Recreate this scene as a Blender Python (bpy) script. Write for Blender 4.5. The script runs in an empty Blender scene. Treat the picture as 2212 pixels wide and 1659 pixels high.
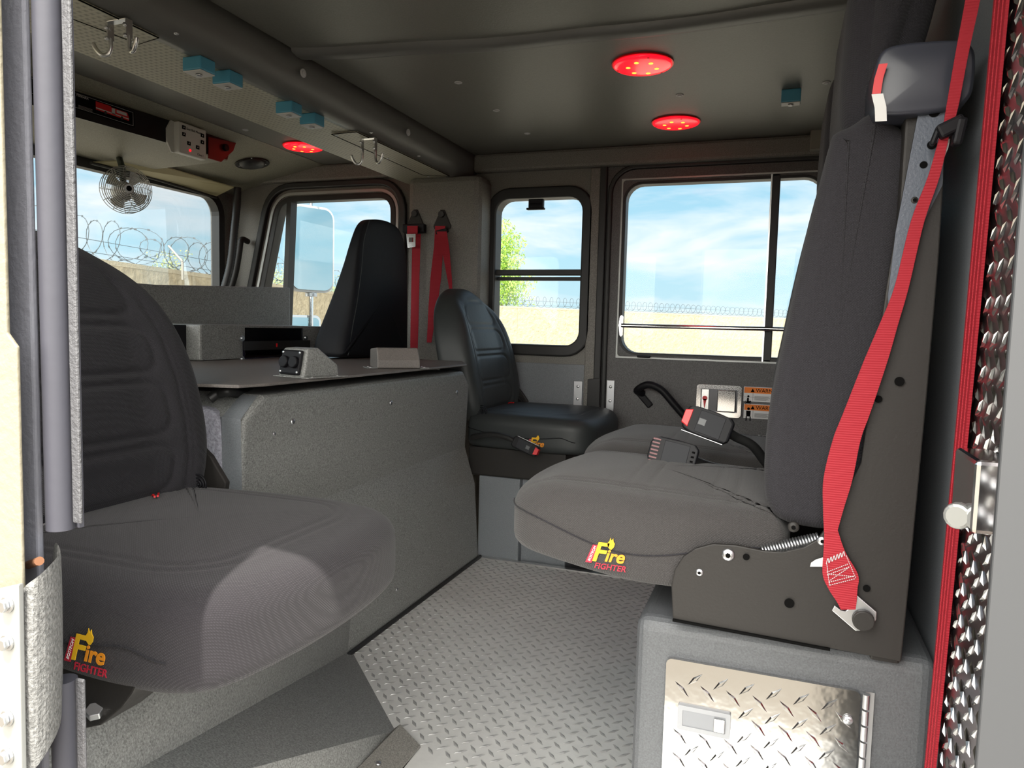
import bpy, bmesh, math, random
from mathutils import Vector, Matrix
from mathutils.geometry import tessellate_polygon
random.seed(7)
S = bpy.context.scene
COL = S.collection
V = Vector
# ---------------------------------------------------------------- camera
RW, RH = 2212.0, 1659.0
CX, CY = RW/2, RH/2
v1 = V((-3250-CX, 595-CY)); v2 = V((1684-CX, 719-CY))
F = math.sqrt(-(v1.x*v2.x+v1.y*v2.y))
Xc = -V((v1.x, v1.y, F)).normalized(); Yc = V((v2.x, v2.y, F)).normalized(); Zc = Xc.cross(Yc)
EYE = V((0, 0, 0.8))
cam = bpy.data.cameras.new('camera'); co = bpy.data.objects.new('camera', cam); COL.objects.link(co)
cam.sensor_width = 36; cam.lens = F*36/RW; cam.clip_start = 0.02; cam.clip_end = 2000
def im2w(c): return V((Xc.dot(c), Yc.dot(c), Zc.dot(c)))
r_, u_, b_ = im2w(V((1, 0, 0))), im2w(V((0, -1, 0))), im2w(V((0, 0, -1)))
M = Matrix((r_, u_, b_)).transposed().to_4x4(); M.translation = EYE
co.matrix_world = M
S.camera = co
def at(x, y, X=None, Y=None, Z=None):
    r = im2w(V((x-CX, y-CY, F)))
    if X is not None: k = X/r.x
    elif Y is not None: k = Y/r.y
    else: k = (Z-EYE.z)/r.z
    return EYE + r*k
# ---------------------------------------------------------------- materials
MATS = {}
def mat(name, col, rough=0.6, metal=0.0, bump=None, bs=300, bd=0.0004, var=0.0, sheen=0.0, emit=None, es=1.0, spec=0.5, coat=0.0, vs=None):
    if name in MATS: return MATS[name]
    m = bpy.data.materials.new(name); m.use_nodes = True; nt = m.node_tree; N = nt.nodes; L = nt.links
    b = N['Principled BSDF']; b.inputs['Base Color'].default_value = (*col, 1)
    b.inputs['Roughness'].default_value = rough; b.inputs['Metallic'].default_value = metal
    b.inputs['Specular IOR Level'].default_value = spec
    if sheen: b.inputs['Sheen Weight'].default_value = sheen; b.inputs['Sheen Roughness'].default_value = 0.5
    if coat: b.inputs['Coat Weight'].default_value = coat; b.inputs['Coat Roughness'].default_value = 0.1
    if emit: b.inputs['Emission Color'].default_value = (*emit, 1); b.inputs['Emission Strength'].default_value = es
    tc = N.new('ShaderNodeTexCoord'); src = None
    def noise(sc, det=2, rgh=0.5):
        n = N.new('ShaderNodeTexNoise'); n.inputs['Scale'].default_value = sc; n.inputs['Detail'].default_value = det
        n.inputs['Roughness'].default_value = rgh
        L.new(tc.outputs['Object'], n.inputs['Vector']); return n.outputs['Fac']
    def wave(vec, sc):
        w = N.new('ShaderNodeTexWave'); w.wave_type = 'BANDS'; w.bands_direction = 'DIAGONAL'
        w.inputs['Scale'].default_value = sc; L.new(vec, w.inputs['Vector']); return w.outputs['Fac']
    if bump == 'noise': src = noise(bs, 3, 0.6)
    elif bump == 'weave' or bump == 'grid':
        mp = N.new('ShaderNodeMapping'); mp.inputs['Scale'].default_value = (1, -1, -1) if bump == 'weave' else (1, 0, 0)
        mq = N.new('ShaderNodeMapping'); mq.inputs['Scale'].default_value = (1, 1, 1.15) if bump == 'weave' else (0, 1, 0)
        L.new(tc.outputs['Object'], mp.inputs['Vector']); L.new(tc.outputs['Object'], mq.inputs['Vector'])
        a = wave(mq.outputs[0], bs); c = wave(mp.outputs[0], bs)
        mm = N.new('ShaderNodeMath'); mm.operation = 'MULTIPLY' if bump == 'weave' else 'MAXIMUM'
        L.new(a, mm.inputs[0]); L.new(c, mm.inputs[1]); src = mm.outputs[0]
    elif bump == 'rib':
        mq = N.new('ShaderNodeMapping'); mq.inputs['Scale'].default_value = (0, 1, 1)
        L.new(tc.outputs['Object'], mq.inputs['Vector']); src = wave(mq.outputs[0], bs)
    if src:
        bp = N.new('ShaderNodeBump'); bp.inputs['Strength'].default_value = 1.0; bp.inputs['Distance'].default_value = bd
        L.new(src, bp.inputs['Height']); L.new(bp.outputs[0], b.inputs['Normal'])
    if var:
        f = src if (src and vs is None) else noise(vs or 40, 4, 0.7)
        mr = N.new('ShaderNodeMapRange'); mr.inputs['From Min'].default_value = 0.25; mr.inputs['From Max'].default_value = 0.75
        L.new(f, mr.inputs['Value'])
        mx = N.new('ShaderNodeMix'); mx.data_type = 'RGBA'
        L.new(mr.outputs[0], mx.inputs[0])
        mx.inputs[6].default_value = (*[c*(1-var) for c in col], 1); mx.inputs[7].default_value = (*[min(1, c*(1+var)) for c in col], 1)
        L.new(mx.outputs[2], b.inputs['Base Color'])
    MATS[name] = m; return m
paint = mat('textured_grey_paint', (.24, .243, .236), .45, bump='noise', bs=330, bd=.0010, var=.6)
paint_blue = mat('textured_blue_grey_paint', (.20, .215, .235), .5, bump='noise', bs=420, bd=.0005, var=.2)
paint_wall = mat('textured_wall_paint', (.20, .192, .175), .55, bump='noise', bs=380, bd=.0008, var=.5)
paint_door = mat('dark_grey_wall_paint', (.125, .123, .123), .6, bump='noise', bs=380, bd=.0008, var=.5)
vinyl_ceiling = mat('grey_headliner_vinyl', (.19, .19, .172), .42, bump='noise', bs=260, bd=.0004, var=.08)
vinyl_beam = mat('grid_headliner_vinyl', (.42, .41, .325), .5, bump='grid', bs=42, bd=.0006, var=.22)
vinyl_edge = mat('smooth_grey_vinyl', (.15, .15, .145), .45, bump='noise', bs=200, bd=.0003)
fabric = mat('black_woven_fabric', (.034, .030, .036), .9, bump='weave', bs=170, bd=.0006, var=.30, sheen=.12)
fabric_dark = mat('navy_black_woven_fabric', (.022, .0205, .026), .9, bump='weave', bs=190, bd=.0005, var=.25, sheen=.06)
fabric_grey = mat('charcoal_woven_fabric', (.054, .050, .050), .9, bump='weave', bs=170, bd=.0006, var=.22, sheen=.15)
vinyl_seat = mat('charcoal_seat_vinyl', (.036, .041, .042), .5, bump='noise', bs=60, bd=.0005)
vinyl_black = mat('black_seat_vinyl', (.008, .009, .012), .6, spec=.3, bump='noise', bs=80, bd=.0003)
steel_black = mat('powder_coated_black_steel', (.026, .024, .0225), .5, spec=.3, bump='noise', bs=300, bd=.0003)
steel_blue = mat('satin_blue_grey_steel', (.085, .10, .13), .4, bump='noise', bs=300, bd=.0005)
rubber = mat('black_rubber', (.018, .018, .018), .5, bump='noise', bs=120, bd=.0002)
plastic = mat('black_plastic', (.008, .008, .010), .5, spec=.22)
chrome = mat('chrome', (.85, .85, .86), .12, 1.0)
zinc = mat('zinc_plated_steel', (.62, .63, .65), .35, 1.0)
alum = mat('brushed_aluminium', (.72, .72, .71), .28, 1.0, var=.12, vs=30)
tread_m = mat('worn_tread_plate', (.74, .74, .72), .5, .2, bump='noise', bs=60, bd=.0003, var=.1, vs=8)
tread_top = mat('worn_tread_lozenge', (.40, .40, .395), .4, .4)
tread_pol = mat('polished_tread_plate', (.52, .515, .51), .16, 1.0, bump='noise', bs=25, bd=.0006)
red_web = mat('red_webbing', (.36, .007, .020), .65, bump='rib', bs=220, bd=.0004)
red_pl = mat('red_plastic', (.65, .01, .015), .35)
white_pl = mat('white_plastic', (.75, .75, .74), .5)
grey_pl = mat('pale_grey_plastic', (.68, .68, .66), .5)
blue_pl = mat('teal_blue_plastic', (.085, .34, .50), .4)
orange_m = mat('orange_print', (.85, .22, .02), .6)
yellow_m = mat('yellow_print', (.95, .55, .02), .6)
red_print = mat('red_print', (.55, .02, .05), .6)
black_m = mat('black_print', (.004, .004, .004), .8, spec=.05)
line_m = mat('grey_print', (.3, .3, .3), .6)
silver_m = mat('silver_print', (.6, .6, .62), .5)
carpet = mat('grey_felt_webbing', (.22, .22, .215), .95, bump='noise', bs=350, bd=.002, var=.5)
beige = mat('beige_textured_panel', (.25, .225, .165), .7, bump='noise', bs=90, bd=.0015)
frame_lav = mat('grey_door_frame_paint', (.26, .265, .31), .5, bump='noise', bs=150, bd=.001)
seal_m = mat('grey_rubber_seal', (.06, .06, .075), .5, spec=.3, bump='noise', bs=40, bd=.0005)
fluff = mat('quilted_insulation', (.30, .30, .35), .9, bump='noise', bs=160, bd=.003, var=.4)
led_red = mat('lit_red_lens', (.5, .0, .0), .25, emit=(1, .004, .012), es=1.6, coat=.5)
led_dot = mat('lit_orange_led', (.5, .2, .0), .4, emit=(1, .22, .02), es=3)
def glass_mat(name, tint, refl):
    m = bpy.data.materials.new(name); m.use_nodes = True; nt = m.node_tree; N = nt.nodes; L = nt.links
    for n in list(N): N.remove(n)
    o = N.new('ShaderNodeOutputMaterial'); t = N.new('ShaderNodeBsdfTransparent'); t.inputs[0].default_value = (*tint, 1)
    g = N.new('ShaderNodeBsdfGlossy'); g.inputs['Roughness'].default_value = .02
    fr = N.new('ShaderNodeFresnel'); fr.inputs['IOR'].default_value = 1.45
    ml = N.new('ShaderNodeMath'); ml.operation = 'MULTIPLY'; ml.inputs[1].default_value = refl
    mx = N.new('ShaderNodeMixShader')
    L.new(fr.outputs[0], ml.inputs[0]); L.new(ml.outputs[0], mx.inputs[0]); L.new(t.outputs[0], mx.inputs[1]); L.new(g.outputs[0], mx.inputs[2]); L.new(mx.outputs[0], o.inputs[0])
    return m
glass = glass_mat('window_glass', (.95, .98, .99), .28)
clear_pl = glass_mat('clear_vinyl_pocket', (.75, .75, .8), 2.0)
# ---------------------------------------------------------------- mesh builder
class MB:
    def __init__(s): s.v = []; s.f = []; s.sm = []
    def add(s, vs, fs, smooth=False):
        n = len(s.v); s.v += [V(p) for p in vs]; s.f += [tuple(n+i for i in f) for f in fs]; s.sm += [smooth]*len(fs); return s
    def box(s, a, b):
        x0, y0, z0 = [min(a[i], b[i]) for i in range(3)]; x1, y1, z1 = [max(a[i], b[i]) for i in range(3)]
        return s.add([(x0,y0,z0),(x1,y0,z0),(x1,y1,z0),(x0,y1,z0),(x0,y0,z1),(x1,y0,z1),(x1,y1,z1),(x0,y1,z1)],
              [(0,3,2,1),(4,5,6,7),(0,1,5,4),(1,2,6,5),(2,3,7,6),(3,0,4,7)])
    def obox(s, c, U, W, N, du, dw, dn):
        c, U, W, N = V(c), V(U).normalized(), V(W).normalized(), V(N).normalized()
        vs = [c+U*du*a/2+W*dw*b/2+N*dn*k/2 for k in (-1, 1) for a, b in ((-1,-1),(1,-1),(1,1),(-1,1))]
        return s.add(vs, [(0,3,2,1),(4,5,6,7),(0,1,5,4),(1,2,6,5),(2,3,7,6),(3,0,4,7)])
    def plate(s, outer, holes, off):      # polygon with holes, extruded by the vector off
        off = V(off); outer = [V(p) for p in outer]; holes = [[V(p) for p in h] for h in holes]
        allp = outer + [p for h in holes for p in h]; n = len(allp)
        tris = tessellate_polygon([outer]+holes)
        fs = [tuple(t) for t in tris] + [tuple(n+i for i in reversed(t)) for t in tris]
        s.add(allp+[p+off for p in allp], fs)
        base = len(s.v)-2*n; k = 0
        for ring in [outer]+holes:
            m = len(ring)
            for i in range(m):
                a = k+i; b = k+(i+1) % m
                s.f.append((base+a, base+b, base+n+b, base+n+a)); s.sm.append(False)
            k += m
        return s
    def tube(s, pts, r, seg=12, cap=True, smooth=True):
        pts = [V(p) for p in pts]; n = len(pts); rr = r if isinstance(r, (list, tuple)) else [r]*n
        vs = []; prev = None
        for i, p in enumerate(pts):
            t = (pts[min(i+1, n-1)]-pts[max(i-1, 0)]).normalized()
            if prev is None:
                a = t.orthogonal().normalized()
            else:
                a = (prev - t*prev.dot(t)).normalized()
            prev = a; b = t.cross(a)
            for k in range(seg):
                q = 2*math.pi*k/seg; vs.append(p+(a*math.cos(q)+b*math.sin(q))*rr[i])
        fs = [(i*seg+k, i*seg+(k+1) % seg, (i+1)*seg+(k+1) % seg, (i+1)*seg+k) for i in range(n-1) for k in range(seg)]
        s.add(vs, fs, smooth)
        if cap: s.add(vs[:seg], [tuple(range(seg))[::-1]]); s.add(vs[-seg:], [tuple(range(seg))])
        return s
    def disc(s, c, nrm, r, h, seg=24, dome=0):   # puck, optional dome
        c = V(c); nrm = V(nrm).normalized(); a = nrm.orthogonal().normalized(); b = nrm.cross(a)
        prof = [(r, 0), (r, h)] + ([(r*math.cos(t), h+dome*math.sin(t)) for t in (.3, .6, .9, 1.2)] if dome else [(r*.5, h)])
        vs = [c+(a*math.cos(2*math.pi*k/seg)+b*math.sin(2*math.pi*k/seg))*pr+nrm*ph for pr, ph in prof for k in range(seg)]
        m = len(prof)
        fs = [(i*seg+k, i*seg+(k+1) % seg, (i+1)*seg+(k+1) % seg, (i+1)*seg+k) for i in range(m-1) for k in range(seg)]
        fs += [tuple(range(seg))[::-1], tuple(range((m-1)*seg, m*seg))]
        return s.add(vs, fs, bool(dome))
    def ribbon(s, pts, wid, th=.0016):     # wid: width vector at each point
        pts = [V(p) for p in pts]; wid = [V(w) for w in wid]; n = len(pts); vs = []
        for i in range(n):
            t = (pts[min(i+1, n-1)]-pts[max(i-1, 0)]).normalized(); nn = t.cross(wid[i]).normalized()*th/2
            w = wid[i]/2
            vs += [pts[i]-w-nn, pts[i]+w-nn, pts[i]+w+nn, pts[i]-w+nn]
        fs = [(i*4+k, i*4+(k+1) % 4, (i+1)*4+(k+1) % 4, (i+1)*4+k) for i in range(n-1) for k in range(4)]
        fs += [(3, 2, 1, 0), tuple((n-1)*4+k for k in range(4))]
        return s.add(vs, fs)
    def pillow(s, poly, T, r, O, U, Vv, W, crown=.0, rings=26, groove=None, warp=None, N=140, back_r=None, side=.0):
        O, U, Vv, W = V(O), V(U), V(Vv), V(W)
        P = smooth_poly(poly, N); cx = sum(p[0] for p in P)/N; cy = sum(p[1] for p in P)/N
        area = sum(P[i][0]*P[(i+1) % N][1]-P[(i+1) % N][0]*P[i][1] for i in range(N))
        if area < 0: P = P[::-1]
        nr = []
        for i in range(N):
            a = P[i-1]; b = P[(i+1) % N]; dx, dy = b[0]-a[0], b[1]-a[1]; l = math.hypot(dx, dy) or 1; nr.append((dy/l, -dx/l))
        br = back_r or r*.6
        rings_l = []
        def ring(d, w, sc=1.0, front=0, cr=0):
            out = []
            for i in range(N):
                u = P[i][0]-nr[i][0]*d; v = P[i][1]-nr[i][1]*d
                u = cx+(u-cx)*sc; v = cy+(v-cy)*sc
                ww = w+cr
                if front and groove: ww -= groove(u, v)*front
                if warp: u, v, ww = warp(u, v, ww)
                out.append(O+U*u+Vv*v+W*ww)
            rings_l.append(out)
        ring(br, 0, .02); ring(br, 0, .5)
        for k in range(5):
            a = math.pi/2*k/4; ring(br*(1-math.sin(a)), br*(1-math.cos(a)))
        for k in range(1, 6): ring(-side*math.sin(math.pi*k/6), br+(T-r-br)*k/6)
        for k in range(8):
            a = math.pi/2*k/7; ring(r*(1-math.cos(a)), T-r+r*math.sin(a), 1, k/7, 0)
        for k in range(1, rings+1):
            sc = 1-k/rings*.985; ring(r, T, sc, 1, crown*(1-sc**2)**1.0)
        m = len(rings_l); vs = [p for rg in rings_l for p in rg]
        fs = [(i*N+k, i*N+(k+1) % N, (i+1)*N+(k+1) % N, (i+1)*N+k) for i in range(m-1) for k in range(N)]
        fs += [tuple(range(N))[::-1], tuple(range((m-1)*N, m*N))]
        return s.add(vs, fs, True)
    def tread(s, O, U, Vv, W, inside, ur, vr, p=.0245, L=.029, wd=.0075, h=.0016, tilt=0):
        O, U, Vv, W = V(O), V(U), V(Vv), V(W)
        q = p*math.sqrt(.5); m_ = int(max(abs(ur[0]), abs(ur[1]), abs(vr[0]), abs(vr[1]))/q)+2; j0, j1 = -m_, m_
        for i in range(-m_, m_):
            for j in range(j0, j1):
                u, v = (i-j)*q, (i+j)*q
                if not (ur[0] < u < ur[1] and vr[0] < v < vr[1]) or not inside(u, v): continue
                a = (math.pi/4 if (i+j) % 2 else -math.pi/4)+tilt
                d = U*math.cos(a)+Vv*math.sin(a); e = -U*math.sin(a)+Vv*math.cos(a); c = O+U*u+Vv*v
                b = [c-d*L/2, c-e*wd/2, c+d*L/2, c+e*wd/2]; t = [c-d*L*.33+W*h, c-e*wd*.22+W*h, c+d*L*.33+W*h, c+e*wd*.22+W*h]
                s.add(b+t, [(0,1,5,4),(1,2,6,5),(2,3,7,6),(3,0,4,7),(4,5,6,7)])
        return s
def smooth_poly(poly, N):
    pts = [tuple(p) for p in poly]
    for _ in range(3):
        q = []
        for i in range(len(pts)):
            a = pts[i]; b = pts[(i+1) % len(pts)]
            q += [(a[0]*.75+b[0]*.25, a[1]*.75+b[1]*.25), (a[0]*.25+b[0]*.75, a[1]*.25+b[1]*.75)]
        pts = q
    n = len(pts); cum = [0]
    for i in range(n): cum.append(cum[-1]+math.dist(pts[i], pts[(i+1) % n]))
    out = []; k = 0
    for j in range(N):
        t = cum[-1]*j/N
        while cum[k+1] < t: k += 1
        f = (t-cum[k])/max(1e-9, cum[k+1]-cum[k]); a = pts[k]; b = pts[(k+1) % n]
        out.append((a[0]+(b[0]-a[0])*f, a[1]+(b[1]-a[1])*f))
    return out
def rrect(u0, v0, u1, v1, r, seg=6):
    out = []
    for cx, cy, a0 in ((u1-r, v1-r, 0), (u0+r, v1-r, 90), (u0+r, v0+r, 180), (u1-r, v0+r, 270)):
        for k in range(seg+1):
            a = math.radians(a0+90*k/seg); out.append((cx+r*math.cos(a), cy+r*math.sin(a)))
    return out
def spline(pts, n=8):
    pts = [V(p) for p in pts]; P = [pts[0]*2-pts[1]]+pts+[pts[-1]*2-pts[-2]]; out = []
    for i in range(1, len(P)-2):
        for k in range(n):
            t = k/n; a, b, c, d = P[i-1], P[i], P[i+1], P[i+2]
            out.append(.5*((2*b)+(c-a)*t+(2*a-5*b+4*c-d)*t*t+(3*b-a-3*c+d)*t**3))
    out.append(pts[-1]); return out
def wpos(o):
    p = V((0, 0, 0))
    while o: p += o.location; o = o.parent
    return p
def obj(name, mb, m, parent=None, bevel=0, label=None, seg=2, kind=None, fix=True):
    me = bpy.data.meshes.new(name); off = wpos(parent) if parent else V((0, 0, 0))
    me.from_pydata([tuple(v-off) for v in mb.v], [], mb.f); me.materials.append(m)
    me.polygons.foreach_set('use_smooth', mb.sm); me.update()
    if fix and not any(mb.sm) or bevel:
        bm = bmesh.new(); bm.from_mesh(me)
        if bevel: bmesh.ops.remove_doubles(bm, verts=bm.verts, dist=1e-6)
        bmesh.ops.recalc_face_normals(bm, faces=bm.faces); bm.to_mesh(me); bm.free()
    o = bpy.data.objects.new(name, me); COL.objects.link(o)
    if parent: o.parent = parent
    if bevel:
        b = o.modifiers.new('bevel', 'BEVEL'); b.width = bevel; b.segments = seg; b.limit_method = 'ANGLE'; b.angle_limit = math.radians(40)
    if label: o['label'] = label
    if kind: o['kind'] = kind
    return o
def tag(o, label, cat, group=None):
    o['label'] = label; o['category'] = cat
    if group: o['group'] = group
    return o
def thing(name, loc, label, cat, group=None):
    o = bpy.data.objects.new(name, None); COL.objects.link(o); o.location = V(loc); o.empty_display_size = .05
    return tag(o, label, cat, group)
def struct(name, mb, m, bevel=0, parent=None):
    o = obj(name, mb, m, parent, bevel)
    if not parent: o['kind'] = 'structure'
    return o
def text(name, s, size, m, parent, O, U, Vv, ext=.0004, shear=0, bold=0, align='LEFT', label=None, spacing=1.0):
    c = bpy.data.curves.new('t', 'FONT'); c.body = s; c.size = size; c.extrude = ext; c.shear = shear; c.align_x = align; c.space_character = spacing; c.offset = bold*size
    t = bpy.data.objects.new('t', c); COL.objects.link(t); dg = bpy.context.evaluated_depsgraph_get(); dg.update()
    me = bpy.data.meshes.new_from_object(t.evaluated_get(dg)); bpy.data.objects.remove(t)
    U = V(U).normalized(); Vv = V(Vv).normalized(); W = U.cross(Vv); O = V(O)
    vs = [O+U*v.co.x+Vv*v.co.y+W*v.co.z for v in me.vertices]; fs = [tuple(p.vertices) for p in me.polygons]
    bpy.data.meshes.remove(me)
    return obj(name, MB().add(vs, fs), m, parent, label=label, fix=False)
def dup(root, dloc, label=None, group=None):
    def cp(o, par):
        c = o.copy(); COL.objects.link(c); c.parent = par
        for ch in [k for k in bpy.data.objects if k.parent == o and k != c]: cp(ch, c)
        return c
    r = cp(root, None); r.location = root.location+V(dloc)
    if label: r['label'] = label
    if group: r['group'] = group
    return r
def screw(parent, p, n, r=.005, m=zinc, name='screw'):
    return obj(name, MB().disc(V(p)-V(n)*.0005, n, r, .001, 14, r*.45), m, parent)
X3, Y3, Z3 = V((1, 0, 0)), V((0, 1, 0)), V((0, 0, 1))
SKY0, SKY1, SUN_E, EXPO = .70, 5.6, 4.4, 0.70
# ---------------------------------------------------------------- the setting
WY = 2.8; CZ = 1.483; FX = -2.43; BX = .205
def on_wall(l): return [V((p[0], WY, p[1])) for p in l]
h1 = rrect(-1.10, .725, -.735, 1.31, .06); h2 = rrect(-.583, .700, .125, 1.355, .07)
def rquad(pts, r, seg=7):
    out = []; n = len(pts)
    for i in range(n):
        p, a, b = V((*pts[i], 0)), V((*pts[i-1], 0)), V((*pts[(i+1) % n], 0)); d1 = (a-p).normalized(); d2 = (b-p).normalized()
        s = p+d1*r; e = p+d2*r
        for k in range(seg+1):
            t = k/seg; q = s*(1-t)**2+p*2*t*(1-t)+e*t*t; out.append((q.x, q.y))
    return out
h3 = rquad([(-2.31, .72), (-1.575, .72), (-1.575, 1.345), (-2.16, 1.345)], .075); N3 = len(h3)
# the wall is built as three panels side by side, each with its opening
def panel(x0, x1, hole, y0=WY, th=.05, z0=-.35, z1=1.5): 
    return MB().plate([(x0, y0, z0), (x1, y0, z0), (x1, y0, z1), (x0, y0, z1)], [[(p[0], y0, p[1]) for p in hole]], (0, th, 0))
wb = MB().plate([(FX, WY, -.35), (-1.50, WY, -.35), (-1.50, WY, 1.5), (FX, WY, 1.5)], [[(p[0], WY, p[1]) for p in h3]], (0, .05, 0))
struct('wall_back', panel(-1.50, -.665, h1), paint_wall)
struct('door_2', wb, paint_wall)
d1 = struct('door_1', panel(-.648, .45, h2, WY-.006, .056), paint_door)
# frames, seals
def window(name, hole, ow, m, glass_y, inner=.012, dy=.03, outw=.0):
    w = bpy.data.objects.new(name, None); COL.objects.link(w); w['kind'] = 'structure'
    cx = sum(p[0] for p in hole)/len(hole); cz = sum(p[1] for p in hole)/len(hole); w.location = (cx, WY, cz)
    return w
def offs(poly, d):
    n = len(poly); out = []
    for i in range(n):
        a = poly[i-1]; b = poly[(i+1) % n]; dx, dy = b[0]-a[0], b[1]-a[1]; l = math.hypot(dx, dy) or 1
        out.append((poly[i][0]+dy/l*d, poly[i][1]-dx/l*d))
    return out
def ring(hole, d_out, d_in, y0, y1, flip=1):
    n = len(hole); A = [(p[0], y0, p[1]) for p in offs(hole, d_out*flip)]; B = [(p[0], y0, p[1]) for p in offs(hole, d_in*flip)]
    C = [(p[0], y1, p[1]) for p in offs(hole, d_in*flip)]; D = [(p[0], y1, p[1]) for p in offs(hole, d_out*flip)]
    fs = []
    for i in range(n):
        j = (i+1) % n
        for a, b in ((0, n), (n, 2*n), (2*n, 3*n), (3*n, 0)): fs.append((a+i, a+j, b+j, b+i))
    return MB().add(A+B+C+D, fs)
w1 = window('window_1', h1, 0, 0, 0)
obj('rubber_frame', ring(h1, .04, -.004, WY-.022, WY+.05), rubber, w1, bevel=.006)
obj('sash_rail', MB().box((-1.10, WY-.004, 1.005), (-.735, WY+.03, 1.028)), rubber, w1, bevel=.003)
obj('brush_strip', MB().box((-1.095, WY+.02, .985), (-.74, WY+.028, 1.0)), rubber, w1)
obj('pane', MB().box((-1.11, WY+.03, .715), (-.725, WY+.034, 1.32)), glass, w1)
obj('window_latch', MB().box((-.955, WY-.035, 1.262), (-.895, WY-.012, 1.30)).box((-.962, WY-.04, 1.258), (-.888, WY-.02, 1.266)).box((-.95, WY-.045, 1.275), (-.90, WY-.03, 1.282)), plastic, w1, bevel=.003)
w2 = window('window_2', h2, 0, 0, 0)
obj('outer_moulding', ring(rrect(-.636, .12, .19, 1.412, .10), .006, -.012, WY-.02, WY+.0), rubber, w2, bevel=.005)
obj('metal_frame', MB().plate([(-.590, WY-.012, .689), (.138, WY-.012, .689), (.138, WY-.012, 1.366), (-.590, WY-.012, 1.366)], [[(p[0], WY-.012, p[1]) for p in rrect(-.584, .695, .132, 1.36, .012)]], (0, .03, 0)), mat('dull_aluminium', (.42, .43, .42), .45, .6), w2)
obj('rubber_frame', ring(h2, .004, -.010, WY-.004, WY+.05), rubber, w2, bevel=.003)
obj('pane', MB().box((-.59, WY+.03, .69), (.13, WY+.034, 1.365)), glass, w2)
obj('divider', MB().box((-.052, WY-.006, .69), (-.024, WY+.045, 1.365)), rubber, w2, bevel=.003)
obj('divider_trim', MB().box((-.056, WY-.009, .69), (-.051, WY+.03, 1.365)), alum, w2)
obj('slide_catch', MB().box((-.505, WY-.03, .693), (-.455, WY-.01, .702)), plastic, w2, bevel=.003)
w3 = window('window_3', h3, 0, 0, 0)
fl = -1 if sum(h3[i][0]*h3[(i+1) % N3][1]-h3[(i+1) % N3][0]*h3[i][1] for i in range(N3)) < 0 else 1
obj('outer_moulding', ring(offs(h3, .055*fl), .014, -.014, WY-.025, WY, fl), rubber, w3, bevel=.006)
obj('rubber_frame', ring(h3, .012, -.012, WY-.006, WY+.05, fl), rubber, w3, bevel=.003)
obj('inner_trim', ring(offs(h3, .022*fl), .006, -.006, WY-.008, WY, fl), MATS['dull_aluminium'], w3)
obj('divider', MB().plate([(-2.118, WY-.004, 1.35), (-2.095, WY-.004, 1.35), (-2.125, WY-.004, .72), (-2.15, WY-.004, .72)], [], (0, .045, 0)), rubber, w3)
obj('pane', MB().plate([(p[0], WY+.03, p[1]) for p in h3], [], (0, .004, 0)), glass, w3)
# front wall with the windshield
hw = rrect(.62, .84, 2.72, 1.355, .09)
struct('wall_front', MB().plate([(FX, .45, -.35), (FX, 2.85, -.35), (FX, 2.85, 1.5), (FX, .45, 1.5)], [[(FX, p[0], p[1]) for p in hw]], (-.05, 0, 0)), paint_wall)
w4 = window('window_4', h3, 0, 0, 0); w4.location = (FX, 1.65, 1.1)
n = len(hw); a = [(FX+.012, p[0], p[1]) for p in offs(hw, .02)]; b = [(FX+.012, p[0], p[1]) for p in offs(hw, -.015)]; c = [(FX-.03, p[0], p[1]) for p in offs(hw, -.015)]
obj('rubber_frame', MB().add(a+b+c, [(i, (i+1) % n, n+(i+1) % n, n+i) for i in range(n)]+[(n+i, n+(i+1) % n, 2*n+(i+1) % n, 2*n+i) for i in range(n)]), rubber, w4)
obj('pane', MB().box((FX-.03, .6, .82), (FX-.026, 2.74, 1.37)), glass, w4)
# near side: solid front part with its own side windows, open door, header
nh1 = rrect(-2.2, .78, -1.55, 1.32, .06); nh2 = rrect(-1.12, .74, -.76, 1.31, .05)
struct('wall_near', MB().plate([(FX, .45, -.35), (-.66, .45, -.35), (-.66, .45, 1.5), (FX, .45, 1.5)], [[(p[0], .45, p[1]) for p in nh1], [(p[0], .45, p[1]) for p in nh2]], (0, -.04, 0)), paint_wall)
struct('trim_3', MB().box((-.66, .41, 1.36), (.45, .45, 1.5)), paint_wall)
struct('wall_right', MB().box((BX, .56, -.35), (BX+.04, 2.85, 1.5)), paint_blue)
struct('ceiling', MB().box((FX, .41, CZ), (.45, 2.85, CZ+.03)), vinyl_ceiling)
struct('roof', MB().box((FX-.1, .3, CZ+.031), (.6, 2.95, CZ+.08)), white_pl)
sp = []
for k in range(41):
    x = -1.2+1.65*k/40; sp.append((x, 1.712-.13*(x+.33)**2+.004*math.sin(k*.6), CZ-.004-.001*math.sin(k*.7)))
tm = MB()
vs = []; fs = []
prof = [(-.034, .0045), (-.03, -.005), (-.012, -.010), (.012, -.010), (.03, -.005), (.034, .0045)]
for p in sp: vs += [(p[0], p[1]+a, p[2]+b) for a, b in prof]
for k in range(40):
    for q in range(5): fs.append((k*6+q, k*6+q+1, k*6+6+q+1, k*6+6+q))
struct('trim_1', tm.add(vs, fs, True), vinyl_edge)
# header strip and posts of the far wall
struct('trim_2', MB().box((-1.19, WY-.045, 1.412), (.32, WY, CZ)), paint_wall, bevel=.012)
struct('trim_4', MB().box((-.712, WY-.022, .42), (-.668, WY, 1.412)), paint_wall, bevel=.006)
struct('trim_5', MB().box((-.672, WY-.026, .50), (-.645, WY+.04, 1.42)), rubber, bevel=.004)
struct('trim_6', MB().box((-1.5, WY-.006, .42), (-.668, WY, .655)), paint_blue, bevel=.002)
struct('trim_7', MB().box((-2.36, WY-.03, 1.415), (-1.49, WY, CZ)), paint_wall, bevel=.01)
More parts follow.
